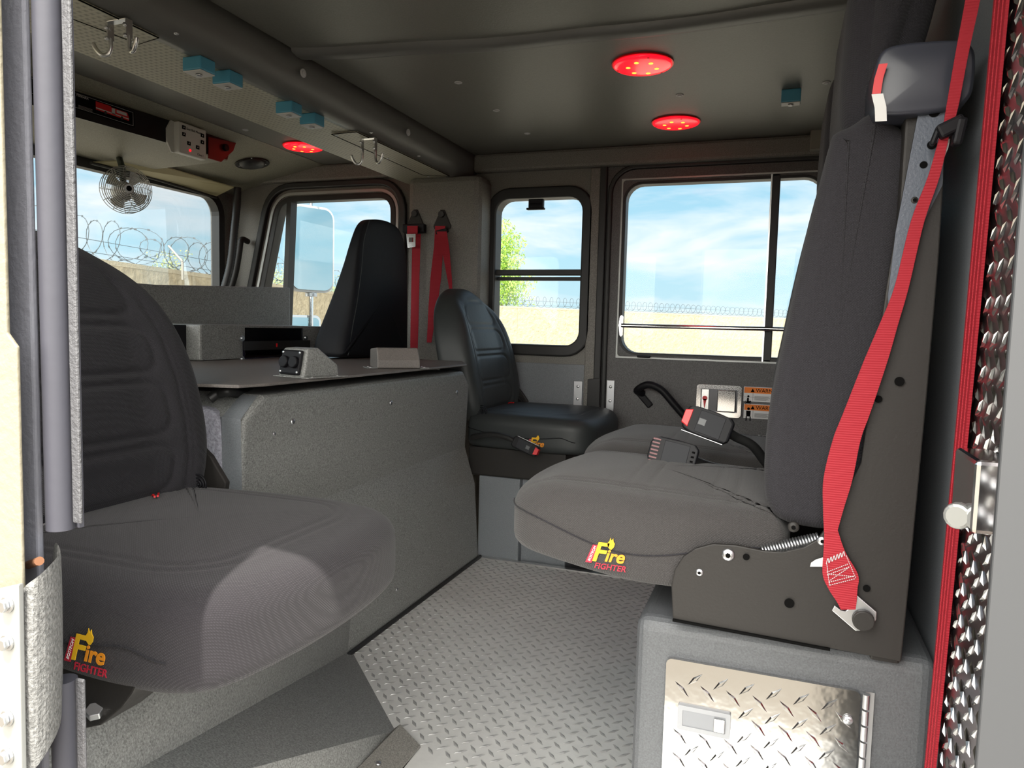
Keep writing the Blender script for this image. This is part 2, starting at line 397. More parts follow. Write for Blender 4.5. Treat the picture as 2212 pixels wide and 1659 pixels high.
# pillar behind the front seats
struct('wall_pillar', MB().box((-1.434, 2.66, -.35), (-1.118, WY, 1.385)), paint_wall, bevel=.025)
# cable lying in the window seam
hb = MB(); hb.obox((-.735, WY-.012, .53), X3, Z3, Y3, .032, .13, .004); hb.obox((-.605, WY-.022, .53), X3, Z3, Y3, .032, .13, .004)
hg = thing('door_strap_bracket', (-.67, WY-.03, .53), 'pair of small zinc plates holding a black strap between far door and far wall', 'bracket')
obj('plate', MB().obox((-.735, WY-.012, .535), X3, Z3, Y3, .034, .11, .004), zinc, hg, bevel=.001)
obj('plate', MB().obox((-.605, WY-.012, .535), X3, Z3, Y3, .030, .13, .004), zinc, hg, bevel=.001)
obj('strap', MB().obox((-.668, WY-.028, .53), (1, 0, .12), Z3, Y3, .05, .15, .006), rubber, hg, bevel=.002)
for x, z in ((-.735, .57), (-.735, .52), (-.605, .575), (-.605, .52)): screw(hg, (x, WY-.0142, z), (0, -1, 0), .006)
for x, z in ((-.69, .63), (-.62, .68)): pass
# ---------------------------------------------------------------- floor
FY = 2.285
def floor_in(x, y):
    if x > -.165 and y > .985: return False
    if x < -.60 and y < 1.19: return False
    # skirt edge T(-.944,1.497) B(-.672,1.226) C(-.60,1.19)
    if y < 1.497:
        xe = -.944+(1.497-y) if y > 1.226 else -.672+(1.226-y)*2.0
        if x < xe+.008: return False
    return -.925 < x < .27 and .5 < y < FY-.012
fl_ = struct('floor', MB().box((FX, .45, -.03), (BX, FY, 0)), tread_m)
tr = obj('tread_pattern', MB().tread((0, 0, 0.0002), X3, Y3, Z3, floor_in, (-.95, .3), (.5, 2.3), p=.0255), tread_top, fl_, fix=False)
struct('trim_8', MB().box((-.96, FY, -.25), (BX, FY+.02, .004)), alum)
struct('floor_step', MB().box((-1.0, FY+.02, -.27), (BX, 2.86, -.24)), tread_m)
# ---------------------------------------------------------------- engine cover
ec = thing('engine_cover', (-.98, 1.65, 0), 'large textured grey engine cover standing in the middle of the cab', 'engine cover')
prof = [(-.936, 0), (-.968, .395), (-.950, .648), (-.965, .662)]
def tunnel_pts(y0, y1, t):  # right end flares outwards at the bottom
    return [(x, y0 if i > 1 else y0, z) for i, (x, z) in enumerate(prof)], [(x, y1+(.075 if i == 0 else (.02 if i == 1 else 0)), z) for i, (x, z) in enumerate(prof)]
Yl, Yr = 1.125, 2.195
vs = [(-.936, Yl, 0), (-.936, Yr+.095, 0), (-.940, Yr+.035, .275), (-.966, Yr+.03, .395), (-.95, Yr+.015, .605), (-.95, Yr-.035, .652), (-.95, Yl+.06, .652), (-.95, Yl, .61), (-.966, Yl, .395)]
B = [(x-1.28, y, z) for x, y, z in vs]
e = MB().add(vs+B, [(0, 1, 2, 3, 8), (8, 3, 4, 5, 6, 7)]+[(i, (i+1) % 9, 9+(i+1) % 9, 9+i) for i in range(9)])
obj('rear_panel', e, paint, ec, bevel=.012, seg=3)
obj('base_gap_strip', MB().tube([(-.932, Yl+.02, .004), (-.932, Yr+.095, .004)], .006, 8), rubber, ec)  # black strip drawn in for the dark gap along the cover's foot
# angled left corner panel
vs = [(-.945, Yl-.003, .0), (-.955, Yl-.003, .61), (-.965, Yl+.056, .65), (-1.0, Yl-.003, .0), (-1.0, Yl-.003, .612), (-1.0, Yl+.05, .65), (-1.01, Yl+.003, 0), (-1.01, Yl+.003, .61)]
obj('corner_panel', MB().add(vs, [(0, 3, 4, 1), (1, 4, 5, 2), (3, 6, 7, 4)]), paint_blue, ec)
obj('insulation', MB().pillow([(-.19, -.3), (0, -.3), (0, .26), (-.02, .29), (-.05, .30), (-.19, .30)], .03, .012, (-.995, Yl+.022, .33), X3, Z3, -Y3, N=80, rings=8), fluff, ec)
tp = [at(1003, 793, Z=.672), at(640, 836, Z=.672), at(576, 845, Z=.672), at(450, 836, Z=.672)]
T = [(-.915, 2.10, .672), (-.925, 1.16, .672), (-.94, 1.10, .672), (-1.08, 1.06, .672), (-2.24, 1.06, .672), (-2.24, 2.26, .672), (-1.0, 2.26, .672)]
obj('top_panel', MB().plate(T, [], (0, 0, .006)), mat('worn_brown_grey_paint', (.17, .155, .145), .45, bump='noise', bs=420, bd=.0006, var=.3), ec, bevel=.002)
for px, py, r in ((632, 911, .0065), (844, 870, .0065), (986, 847, .0065), (592, 937, .004), (1003, 1036, .004), (844, 1108, .005), (857, 1274, .005), (1019, 1174, .004)):
    q = at(px, py, X=-.95); 
    x = -.966+(.016)*(q.z-.395)/.21 if q.z > .395 else -.936-.030*q.z/.395
    q = at(px, py, X=x); screw(ec, q+V((.0005, 0, 0)), (1, 0, 0), r)
cb = thing('corrugated_cable', (-1.02, 1.08, .62), 'black corrugated cable behind the left corner of the engine cover', 'cable')
pts = spline([at(452, 862, X=-1.03), at(470, 850, X=-1.02), at(496, 846, X=-1.0), at(520, 850, X=-1.02), at(540, 846, X=-1.06)], 12)
obj('sleeve', MB().tube(pts, [.009+.0015*(i % 2) for i in range(len(pts))]), rubber, cb)
# socket housing on the cover
so = thing('socket_box', (-1.03, 1.35, .678), 'small textured grey wedge box with two black power sockets on the engine cover', 'power outlet')
c0 = V((-1.045, 1.345, .6785))
# wedge: socket face looks to the near side and up, slopes away to the right
a1, a2, a3, a4 = at(597, 812, Z=.679), at(655, 817, Z=.679), at(733, 812, Z=.679), at(690, 790, Z=.679)
wd = at(604, 806, Z=.679); U = (a2-a1); Lr = (a3-a2)
h = .062
bl, br_, fr_, fl2 = a1, a2, a3, a1+(a3-a2)
def up(p, q): return V((p.x, p.y, .679+q))
vs = [bl+U*.05, br_, fr_, fl2, up(bl+U*.10+Lr*.12, h), up(br_+Lr*.12, h), up(br_+Lr*.42, h*1.02), up(bl+U*.1+Lr*.42, h*1.02), up(fr_-Lr*.04, h*.42), up(fl2-Lr*.04, h*.42)]
obj('housing', MB().add(vs, [(0, 1, 5, 4), (4, 5, 6, 7), (7, 6, 8, 9), (9, 8, 2, 3), (0, 3, 2, 1), (1, 2, 8, 6, 5), (0, 4, 7, 9, 3)]), paint, so, bevel=.005, seg=3)
obj('flange', MB().plate([bl-U*.05-Lr*.05, br_+U*.25-Lr*.05, fr_+U*.25+Lr*.05, fl2-U*.05+Lr*.05], [], (0, 0, .002)), paint, so)
fn = (vs[1]-vs[0]).cross(vs[4]-vs[0]).normalized(); uu = (vs[1]-vs[0]).normalized(); vv = fn.cross(uu)
if fn.y > 0: fn = -fn
fc = (vs[0]+vs[1]+vs[4]+vs[5])/4
sfp = obj('socket_plate', MB().obox(fc+fn*.004, uu, vv, fn, .062, .054, .008), plastic, so, bevel=.004)
for d in (-.015, .015):
    obj('socket_cap', MB().disc(fc+uu*d+fn*.008, fn, .013, .008, 20), plastic, sfp, bevel=.002)
for d, e_ in ((-.026, .021), (.026, .021), (.026, -.021), (-.026, -.021)): screw(sfp, fc+uu*d+vv*e_+fn*.008, fn, .003)
for q in (.15, .85): screw(so, br_+U*.12+Lr*q+V((0, 0, .002)), Z3, .003)
# plain cover box
bxx = thing('cover_box', (-1.1, 1.95, .678), 'plain textured brown grey box screwed on the engine cover', 'cover box')
p0 = at(815, 796, Z=.679); p1 = at(908, 796, Z=.679)
ux = (p1-p0); ux.z = 0; L_ = ux.length; ux.normalize(); vx = V((-ux.y, ux.x, 0)); 
if vx.x > 0: vx = -vx
vs = [p0, p1, p1+vx*.09, p0+vx*.09, p0+V((0, 0, .022)), p1+V((0, 0, .022)), p0+vx*.02+ux*.002+V((0, 0, .055)), p1+vx*.02-ux*.002+V((0, 0, .055)), p1+vx*.09+V((0, 0, .05)), p0+vx*.09+V((0, 0, .05))]
obj('housing', MB().add(vs, [(0, 1, 5, 4), (4, 5, 7, 6), (6, 7, 8, 9), (9, 8, 2, 3), (0, 4, 6, 9, 3), (1, 2, 8, 7, 5), (0, 3, 2, 1)]), MATS['worn_brown_grey_paint'], bxx, bevel=.004, seg=3)
for s_, p in ((-1, p0), (1, p1)):
    obj('mounting_foot', MB().obox(p+ux*s_*.012+vx*.03+V((0, 0, .001)), ux, vx, Z3, .026, .06, .002), paint, bxx)
    for k in (.015, .04): screw(bxx, p+ux*s_*.015+vx*k+V((0, 0, .002)), Z3, .004)
# dash consoles behind the cover
cs = thing('centre_console', (-1.6, 2.0, .678), 'textured grey box console with a clear pocket, at the front of the engine cover', 'console')
obj('body', MB().plate([(-1.55, 1.655, .679), (-1.55, 2.26, .679), (-1.55, 2.26, .782), (-1.55, 1.655, .782)], [], (-.32, 0, 0)), paint, cs, bevel=.006)
obj('black_recess', MB().box((-1.87, 1.45, .679), (-1.60, 1.655, .78)), plastic, cs)
pk = MB().box((-1.545, 1.835, .682), (-1.5435, 2.125, .775)); obj('clear_pocket', pk, clear_pl, cs, label='scratched clear pocket')
obj('pocket_back', MB().box((-1.549, 1.83, .668), (-1.5475, 2.13, .735)), mat('dark_film', (.02, .02, .04), .2), cs)
st = obj('hook_strap', MB().box((-1.542, 1.825, .705), (-1.538, 2.16, .733)), rubber, cs)
obj('tab', MB().box((-1.538, 1.975, .713), (-1.536, 1.981, .725)), red_pl, st)
for y, z in ((1.825, .742), (1.825, .678), (2.145, .742)): obj('clip', MB().disc((-1.549, y, z), X3, .009, .004, 14).disc((-1.545, y, z), X3, .005, .004, 10), zinc, cs)
dc = thing('dash_box', (-1.95, 2.1, .66), 'tall textured grey box on the dash behind the centre console', 'console')
obj('body', MB().plate([(-1.90, 1.72, .679), (-1.90, 2.531, .679), (-1.90, 2.531, .935), (-1.90, 1.845, .905), (-1.90, 1.72, .905)], [], (-.35, 0, 0)), paint_wall if 0 else paint, dc, bevel=.005)
# ---------------------------------------------------------------- seats
def interp(t, xs, ys):
    if t <= xs[0]: return ys[0]
    for i in range(1, len(xs)):
        if t <= xs[i]: return ys[i-1]+(ys[i]-ys[i-1])*(t-xs[i-1])/(xs[i]-xs[i-1])
    return ys[-1]
def G(d, s=.0028): return math.exp(-d*d/(2*s*s))
def sm(t): t = max(0, min(1, t)); return t*t*(3-2*t)
def logo(parent, O, U, Vv, w, low=True):
    # flame lettering: Fire over FIGHTER with the side word, as printed on the cushion
    U = V(U).normalized(); Vv = V(Vv).normalized(); W = U.cross(Vv); O = V(O); s = w/.10
    root = obj('logo_badge', MB().plate([O+U*a*s+Vv*b*s for a, b in ((.0, .004), (.014, .004), (.030, .046), (.016, .046))], [], W*.0006), red_print, parent, label='orange and red printed lettering')
    text('logo_word', 'BOSTROM', .0082*s, white_pl, root, O+U*.0105*s+Vv*.007*s+W*.0008, U*.37+Vv*.93, Vv*.37-U*.93, .0002)
    text('logo_word', 'F', .062*s, yellow_m, root, O+U*.013*s+Vv*.010*s+W*.0004, U, Vv, .0003, .30, .022)
    text('logo_word', 'ire', .040*s, yellow_m if 0 else mat('amber_print', (.90, .33, .02), .6), root, O+U*.043*s+Vv*.012*s+W*.0004, U, Vv, .0003, .30, .025)
    if low: text('logo_word', 'FIGHTER', .0185*s, red_print, root, O+U*.020*s-Vv*.007*s+W*.0004, U, Vv, .0003, .25, .01)
    fl = [(.055, .040), (.050, .046), (.049, .053), (.054, .060), (.056, .067), (.058, .060), (.062, .066), (.063, .058), (.066, .054), (.064, .046), (.059, .040)]
    obj('logo_flame', MB().plate([O+U*a*s+Vv*b*s for a, b in fl], [], W*.0007), yellow_m, root)
HZ = [.46, .50, .56, .62, .70, .77, .83, .875, .91, .93]; HW = [.17, .215, .238, .245, .242, .228, .198, .158, .10, .04]
def make_rear_seat(cy, m, md, name_label, logo_full, detail=True, mside=None):
    t = thing('jump_seat', (-.79, cy, .40), name_label, 'seat', None)
    # cushion
    half = [(-.215, -.19), (-.19, -.215), (-.05, -.232), (.08, -.240), (.18, -.236), (.235, -.20), (.255, -.10), (.260, 0)]
    poly = half+[(a, -b) for a, b in half[::-1][1:]]
    def cg(u, v):
        g = 0
        d1 = max(abs(v)-.165, abs(u+.01)-.175); q = max(abs(v)-.165+.07, 0); p_ = max(abs(u+.01)-.175+.07, 0)
        d = math.hypot(q, p_)-.07 if (q > 0 and p_ > 0) else d1
        return .0022*G(d, .003)+.0018*G(d-.018, .0025)
    def cw(u, v, w):
        f = sm((u-.08)/.2); return u, v, w*(1-.06*f)
    cu = obj('cushion', MB().pillow(poly, .122, .042, (-.79, cy, .383), X3, Y3, Z3, crown=.010, rings=46, groove=cg, warp=cw, N=180), m, t)
    P = smooth_poly(poly, 160)
    pts = []
    for u, v in P:
        if v > -.155 or u > .185: continue
        n_ = math.hypot(u, v); pts.append(V((-.79+u*(1+.0012/n_), cy+v*(1+.0012/n_), .383+.066-.020*math.sin(max(0, min(1, (u+.21)/.4))*math.pi)-.022*sm((u-.13)/.06))))
    pts.sort(key=lambda p: p.x); obj('seam', MB().tube(pts, .0013, 5), md, cu)
    lo = at(138, 1378, Y=cy-.2415) if logo_full else at(1136, 968, Y=cy-.2415)
    lo.z = .408 if logo_full else lo.z
    logo(cu, lo, (1, -.01, 0), (0, 0, 1), .070, logo_full)
    # backrest
    hz = [(w_, z_) for z_, w_ in zip(HZ, HW)]
    bp = [(0, .455)]+[(w_, z_) for w_, z_ in hz]+[(0, .935)]+[(-w_, z_) for w_, z_ in hz[::-1]]
    def bgv(u, v):
        hw = interp(v, HZ, HW); d = 9; r = .03; g = 0
        for a, b in ((.505, .585), (.603, .690), (.708, .785), (.803, .885)):
            ww = hw*.62; q = abs(u)-ww; p_ = max(a-v, v-b)
            dd = math.hypot(max(q+r, 0), max(p_+r, 0))-r if (q+r > 0 and p_+r > 0) else max(q, p_)
            g += .0034*G(dd, .0038)
        g += .003*G(abs(u)-hw*.62-.024, .003)+.0016*G(abs(u)-hw*.62-.034, .002)
        return g
    def bw(u, v, w):
        k = 1+.25*sm((abs(u)-.10)/.1)
        return u, v, w*k-(v-.46)*.26+.012*math.sin((v-.46)/.47*math.pi)
    bk = obj('backrest', MB().pillow(bp, .10, .038, (-1.06, cy, 0), Y3, Z3, X3, crown=.012, rings=60, groove=bgv, warp=bw, N=200), m, t)
    # frame, recliner
    obj('seat_pan', MB().box((-1.0, cy-.14, .345), (-.70, cy+.14, .384)), steel_black, t, bevel=.006)
    obj('hinge_arm', MB().plate([(-1.03, cy+.225, .49), (-.975, cy+.225, .46), (-.93, cy+.225, .475), (-.925, cy+.225, .505), (-.96, cy+.225, .55), (-1.0, cy+.225, .58), (-1.03, cy+.225, .58)], [], (0, .012, 0)), steel_black, t, bevel=.002)
    for yy in (cy+.18, cy-.20):
        sp_ = MB()
        pts = [V((-.945+.0009*a*math.cos(a), yy, .508+.0009*a*math.sin(a))) for a in [k*.35 for k in range(70)]]
        obj('recliner_spring', sp_.tube(pts, .0018, 5), plastic, t)
    if detail:
        wr = MB()
        for k in range(2): wr.tube(spline([(-.97, cy+.10+.01*k, .49), (-.955, cy+.09+.012*k, .508), (-.93, cy+.07+.006*k, .512)], 6), .0018, 6)
        obj('red_wire', wr, red_pl, t)
    return t
seatA = make_rear_seat(.822, fabric, fabric_dark, 'black fabric rear-facing jump seat nearest the camera, beside the left end of the engine cover', True)
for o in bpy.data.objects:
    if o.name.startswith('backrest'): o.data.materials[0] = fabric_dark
base = obj('base_flange', MB().plate([at(*p, Y=.59) for p in ((100, 1392), (300, 1470), (285, 1500), (262, 1530), (215, 1568), (100, 1590))], [], (0, .06, 0)), steel_black, seatA, bevel=.002)
obj('hex_bolt', MB().disc(at(206, 1542, Y=.588), (.3, -.4, 1), .010, .009, 6), zinc, seatA, bevel=.001)
seatB = make_rear_seat(2.51, vinyl_seat, vinyl_black, 'charcoal vinyl rear-facing jump seat between the engine cover and the far wall', False)
obj('suspension_box', MB().box((-.99, 2.30, .285), (-.64, 2.74, .384)), steel_black, seatB, bevel=.006)
# pedestals
pedm = paint_blue
struct('seat_pedestal', MB().box((-.95, 2.305, -.26), (-.80, 2.76, .284)).box((-.80, 2.33, -.26), (-.64, 2.76, .284)), paint_blue, bevel=.004)
Tt = V((-.944, 1.497, 0)); Bb = V((-.672, 1.226, 0)); Cc = V((-.600, 1.19, 0)); Kk = at(425, 1591, Y=.80)
K2 = Tt+(Kk-Tt)*1.42; Tu = V((-.944, 1.497, .10))
Eu = V((K2.x-.02, K2.y, .335)); Tu2 = V((-.955, 1.40, .335))
pm = MB().add([Tt, Bb, Cc, V((-.57, .47, 0)), K2, Tu, Tu2, Eu, V((-.99, .47, .335)), V((-.99, 1.4, .335))], [(0, 1, 2, 3, 4), (0, 4, 7, 6, 5), (6, 7, 8, 9)])
struct('seat_riser', pm, paint)
struct('trim_9', MB().plate([(-.672, 1.222, .002), (-.598, 1.19, .002), (-.598, .52, .002), (-.672, .52, .002)], [], (0, 0, .004)).plate([(-.672, 1.222, .006), (-.655, 1.215, .022), (-.598, 1.19, .006)], [], (0, -.7, 0)), paint_wall)
screwh = thing('floor_rivet', (-.64, 1.07, .02), 'single bright rivet in the trim strip at the floor step', 'screw')
screw(screwh, at(817, 1649, Z=.018), (.2, 0, 1), .0055)
# forward facing fold seats
def make_fold_seat(label):
    t = thing('fold_seat', (0, 1.18, .42), label, 'seat')
    half = [(.03, -.17), (0, -.182), (-.12, -.190), (-.26, -.192), (-.34, -.178), (-.375, -.13), (-.384, -.05), (-.386, 0)]
    poly = half+[(a, -b) for a, b in half[::-1][1:]]
    def cg(u, v):
        g = .0020*G(abs(v)-.135, .0028)
        if abs(v) < .15:
            for a in (-.045, -.075, -.165, -.195): g += .0016*G(u-a+.05*v*v*4, .003)
        return g+.0016*G(abs(v)-.125, .002)
    def cw(u, v, w):
        f = sm((-u-.15)/.2); b = 1-sm(w/.09)
        return u, v, w+.020*f*b+.008*sm((-u)/.3)*(1-b)-.012*sm((-u-.30)/.06)*(1-b)
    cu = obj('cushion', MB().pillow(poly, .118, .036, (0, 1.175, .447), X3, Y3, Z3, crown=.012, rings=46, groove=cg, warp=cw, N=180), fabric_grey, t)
    P = smooth_poly(poly, 140); pts = []
    for u, v in P:
        if v > -.11: continue
        f = (-u)/.36; z = .447+.072-.034*math.sin(max(0, min(1, f))*math.pi)**2*(1 if abs(v) > .12 else .3)+.012*f
        n_ = math.hypot(u+.16, v); pts.append(V(((u+.16)*(1+.0010/n_)-.16, 1.175+v*(1+.0010/n_), z)))
    pts.sort(key=lambda p: p.x); obj('seam', MB().tube(pts, .0011, 5), fabric_dark, cu)
    prof = [(.046, 1.03), (.036, .98), (.022, .90), (.004, .78), (-.009, .70), (-.011, .62), (-.006, .575), (.012, .553), (.06, .548), (.10, .552), (.118, .60), (.126, .75), (.131, .85), (.137, .98), (.138, 1.03), (.130, 1.045), (.105, 1.070), (.090, 1.072), (.070, 1.056), (.052, 1.050), (.048, 1.044)]
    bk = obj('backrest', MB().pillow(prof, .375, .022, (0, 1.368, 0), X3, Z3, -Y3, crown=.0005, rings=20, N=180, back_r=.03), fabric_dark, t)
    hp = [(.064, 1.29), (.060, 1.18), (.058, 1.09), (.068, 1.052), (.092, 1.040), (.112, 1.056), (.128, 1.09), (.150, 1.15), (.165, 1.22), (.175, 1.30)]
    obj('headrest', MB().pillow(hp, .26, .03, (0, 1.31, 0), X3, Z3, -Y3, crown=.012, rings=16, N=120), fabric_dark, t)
    return t, cu
fs1, cu1 = make_fold_seat('grey fabric fold-down seat nearest the camera on the right, above the diamond plate locker')
fs1['group'] = 'fold-down seats along the rear wall'
dup(fs1, (0, .425, 0), 'grey fabric fold-down seat further from camera, mostly hidden behind the nearer one')
logo(cu1, (-.240, .9815, .470), (1, 0, -.0), (0, 0, 1), .062)
# frame of the near fold seat
br = [at(x, y, Y=.968) for x, y in ((1453, 1337), (1450, 1265), (1457, 1232), (1475, 1204), (1502, 1185), (1540, 1175), (1590, 1178), (1650, 1190), (1690, 1193), (1735, 1183), (1765, 1166), (1785, 1140), (1797, 1120), (1860, 1000), (1915, 620), (1935, 500), (1985, 236), (2045, 236), (2038, 400), (2028, 560), (2003, 850), (1965, 1250), (1947, 1430), (1795, 1401))]
fr1 = obj('side_frame', MB().plate(br, [], (0, .006, 0)), steel_black, fs1, bevel=.0015, label='matt dark steel side plate and post')
bl_ = [at(x, y, Y=.966) for x, y in ((1935, 500), (1985, 238), (2043, 238), (2036, 400), (1995, 480), (1965, 580), (1925, 720), (1918, 640))]
obj('post_face', MB().plate(bl_, [], (0, .002, 0)), steel_blue, fs1, label='blue grey upper post')
obj('rear_post', MB().box((.125, .975, .40), (.158, 1.03, 1.06)), steel_black, fs1, bevel=.003)
obj('post_cross', MB().box((.142, 1.03, .42), (.162, 1.8, 1.02)), steel_black, fs1, bevel=.003)
for px, py, r in ((2018, 241, .0062), (2013, 313, .005), (1995, 356, .004), (1943, 824, .0055), (1897, 862, .0045), (1705, 1303, .0060), (1612, 1203, .0042), (1872, 1271, .0042)):
    q = at(px, py, Y=.9655); obj('hole', MB().disc(q, (0, -1, 0), r, .0008, 20), black_m, fs1)
for px, py, r, m_ in ((1573, 1198, .0085, zinc), (1511, 1236, .0052, zinc), (1776, 1168, .006, zinc), (1975, 433, .0052, steel_black), (1714, 1138, .007, steel_black)):
    q = at(px, py, Y=.968); s_ = screw(fs1, q, (0, -1, 0), r, m_, 'bolt'); obj('socket', MB().disc(q-Y3*(.001+r*.38), (0, -1, 0), r*.4, .0012, 6), black_m, s_)
obj('bottom_lip', MB().tube([at(1453, 1339, Y=.966), at(1793, 1403, Y=.966)], .0022, 6), black_m, fs1)
a, b = at(1648, 1190, Y=.985), at(1772, 1163, Y=.985); n_ = 240
hx = (b-a); ax = hx.normalized(); e1 = ax.orthogonal().normalized(); e2 = ax.cross(e1)
obj('coil_spring', MB().tube([a+hx*k/n_+(e1*math.cos(k*.52)+e2*math.sin(k*.52))*.0072 for k in range(n_+1)], .0015, 5), zinc, fs1)
for k, (dy) in enumerate((.0,)):
    obj('side_frame', MB().plate([p+V((0, .385, 0)) for p in br[:14]]+[V((.15, 1.353, .90)), V((.16, 1.353, .42))], [], (0, .006, 0)), steel_black, fs1)
obj('hinge_plate', MB().box((-.06, 1.365, .43), (.12, 1.395, .53)), steel_black, fs1, bevel=.003)
# padded bolster with reflective flap on the post
bo = thing('padded_bolster', (.15, .99, 1.06), 'dark padded roll with a red and white reflective end, beside the nearest headrest', 'bolster')
obj('pad', MB().pillow([(-.056, -.040), (.0, -.040), (.036, -.034), (.040, 0), (.036, .036), (0, .040), (-.045, .040), (-.060, .032), (-.064, 0), (-.060, -.032)], .09, .005, (.150, 1.045, 1.092), X3, Z3, -Y3, N=60, rings=6, crown=.004), mat('charcoal_navy_vinyl', (.035, .038, .052), .35), bo)
obj('reflective_flap', MB().ribbon([at(1908, 138, Y=.945), at(1898, 170, Y=.945), at(1893, 203, Y=.945)], [V((.009, -.0, 0))]*3+[]), red_pl, bo)
obj('white_band', MB().ribbon([at(1895, 203, Y=.945), at(1902, 232, Y=.947), at(1903, 262, Y=.95)], [V((.012, 0, 0))]*3), white_pl, bo)
# driver's tall seat
ds = thing('driver_seat', (-1.45, 2.4, .4), 'tall black vinyl high-back seat facing the windshield, in front of the far pillar', 'seat')
def yz(px, py, X=-1.30): q = at(px, py, X=X); return (q.y, q.z)
dp = [yz(*p) for p in ((798, 478), (820, 472), (855, 478), (880, 500), (890, 560), (893, 640), (893, 730), (893, 768), (890, 774), (840, 774), (752, 774), (748, 770), (752, 740), (762, 700), (772, 650), (780, 580), (786, 520))]
def dw(u, v, w):
    return u, v, (w+(.085*sm((v-.70)/.45))*(1-w/.12) if w < .12 else w)
obj('backrest', MB().pillow(dp, .12, .03, (-1.435, 0, 0), Y3, Z3, X3, crown=.008, rings=16, N=140, warp=dw), vinyl_black, ds)
sd = [yz(*p, X=-1.312) for p in ((800, 476), (788, 520), (783, 580), (774, 650), (764, 705), (754, 768))]
obj('seam', MB().tube(spline([(-1.316, a_, b_) for a_, b_ in sd], 6), .0018, 6), vinyl_seat, ds)
obj('cushion', MB().pillow([(-.24, -.21), (.2, -.21), (.24, 0), (.2, .21), (-.24, .21), (-.26, 0)], .13, .04, (-1.66, 2.54, .38), X3, Y3, Z3, N=60, rings=6), vinyl_black, ds)
obj('pedestal', MB().box((-1.85, 2.38, -.3), (-1.5, 2.7, .39)), steel_black, ds)
# ---------------------------------------------------------------- rear locker under the fold seats
lk = thing('bench_locker', (.07, 1.6, 0), 'textured grey bench locker under the fold-down seats, with a polished diamond plate door', 'cabinet')
obj('body', MB().box((-.167, .985, -.02), (BX-.002, 2.25, .405)), paint_blue if 0 else mat('locker_grey_paint', (.095, .10, .108), .5, bump='noise', bs=420, bd=.0006, var=.25), lk, bevel=.018, seg=4)
DX0, DX1, DZ0, DZ1 = -.122, .118, .09, .356
dr = obj('door', MB().plate([(p[0], .978, p[1]) for p in rrect(DX0, DZ0, DX1, DZ1, .008)], [], (0, .006, 0)), tread_pol, lk, label='polished diamond plate door')
obj('tread_pattern', MB().tread((0, .978, .25), X3, Z3, -Y3, lambda u, v: DX0+.009 < u < DX1-.009 and DZ0+.01 < v+.25 < DZ1-.009 and not (-.112 < u < -.026 and .002 < v < .056), (-.14, .14), (-.17, .12), p=.0235, L=.027, wd=.0066, h=.0018), tread_pol, dr, fix=False)
hg = MB()
for k in range(13): hg.tube([(.124, .974, .092+k*.0205), (.124, .974, .110+k*.0205)], .0042, 10)
obj('hinge', hg.box((.124, .982, .09), (.134, .984, .356)), zinc, dr)
lt = obj('latch', MB().plate([(p[0], .9735, p[1]) for p in rrect(-.1035, .262, -.035, .296, .002)], [[(p[0], .9735, p[1]) for p in rrect(-.097, .268, -.041, .290, .001)]], (0, .005, 0)), mat('cast_grey_metal', (.33, .34, .36), .5, .3), dr, bevel=.0008)
obj('latch_tray', MB().box((-.098, .9745, .267), (-.040, .9775, .291)), mat('latch_tray_grey', (.25, .26, .28), .5, .3), lt)
obj('latch_thumb', MB().obox((-.049, .972, .279), X3, Z3, (0.2, -1, 0), .014, .018, .004), alum, lt, bevel=.001)
screw(dr, (.105, .976, .318), (0, -1, 0), .006)
screw(dr, (.105, .972, .318), (0, -1, 0), .003)
# ---------------------------------------------------------------- belts and buckles
def belt_edges(edges, Y):
    L_ = [at(a, y, Y=Yv) for (a, b, y), Yv in zip(edges, Y)]; R_ = [at(b, y, Y=Yv) for (a, b, y), Yv in zip(edges, Y)]
    return [(p+q)/2 for p, q in zip(L_, R_)], [q-p for p, q in zip(L_, R_)]
nb = thing('seat_belt', (.16, .94, 1.0), 'wide red shoulder belt crossing the nearest fold-down seat from the roof to its steel post', 'seat belt')
E1 = [(2092, 2124, -60), (2085, 2117, 0), (2064, 2092, 115), (2046, 2072, 220), (2038, 2060, 268)]
c, w_ = belt_edges(E1, [.93, .93, .935, .94, .942]); sc_ = spline(c, 5); sw = spline(w_, 5)
obj('upper_webbing', MB().ribbon(sc_, sw), red_web, nb)
E2 = [(2032, 2052, 285), (2013, 2041, 380), (1967, 1996, 480), (1932, 1963, 620), (1900, 1940, 700), (1866, 1917, 780), (1822, 1880, 891), (1799, 1859, 950), (1779, 1842, 1033), (1778, 1822, 1100), (1780, 1808, 1150)]
E2[1] = (2005, 2030, 380)
c, w_ = belt_edges(E2, [.944, .95]+[.955]*9); obj('lower_webbing', MB().ribbon(spline(c, 6), spline(w_, 6)), red_web, nb)
E3 = [(1781, 1808, 1140), (1779, 1825, 1190), (1777, 1853, 1240), (1790, 1852, 1272), (1808, 1850, 1300), (1816, 1848, 1316)]
c, w_ = belt_edges(E3, [.9565, .9575, .9585, .959, .959, .959]); lw = obj('end_loop', MB().ribbon(spline(c, 6), spline(w_, 6), .003), red_web, nb)
stx = MB()
def st_line(a, b, n=14, z=0):
    for k in range(n):
        p = a+(b-a)*k/n; q = a+(b-a)*(k+.6)/n; o = V((0, 0, z*(k % 2))); o2 = V((0, 0, z*((k+1) % 2))) if z else o
        stx.tube([p+o, q+o2], .0006, 4)
yS = .9555
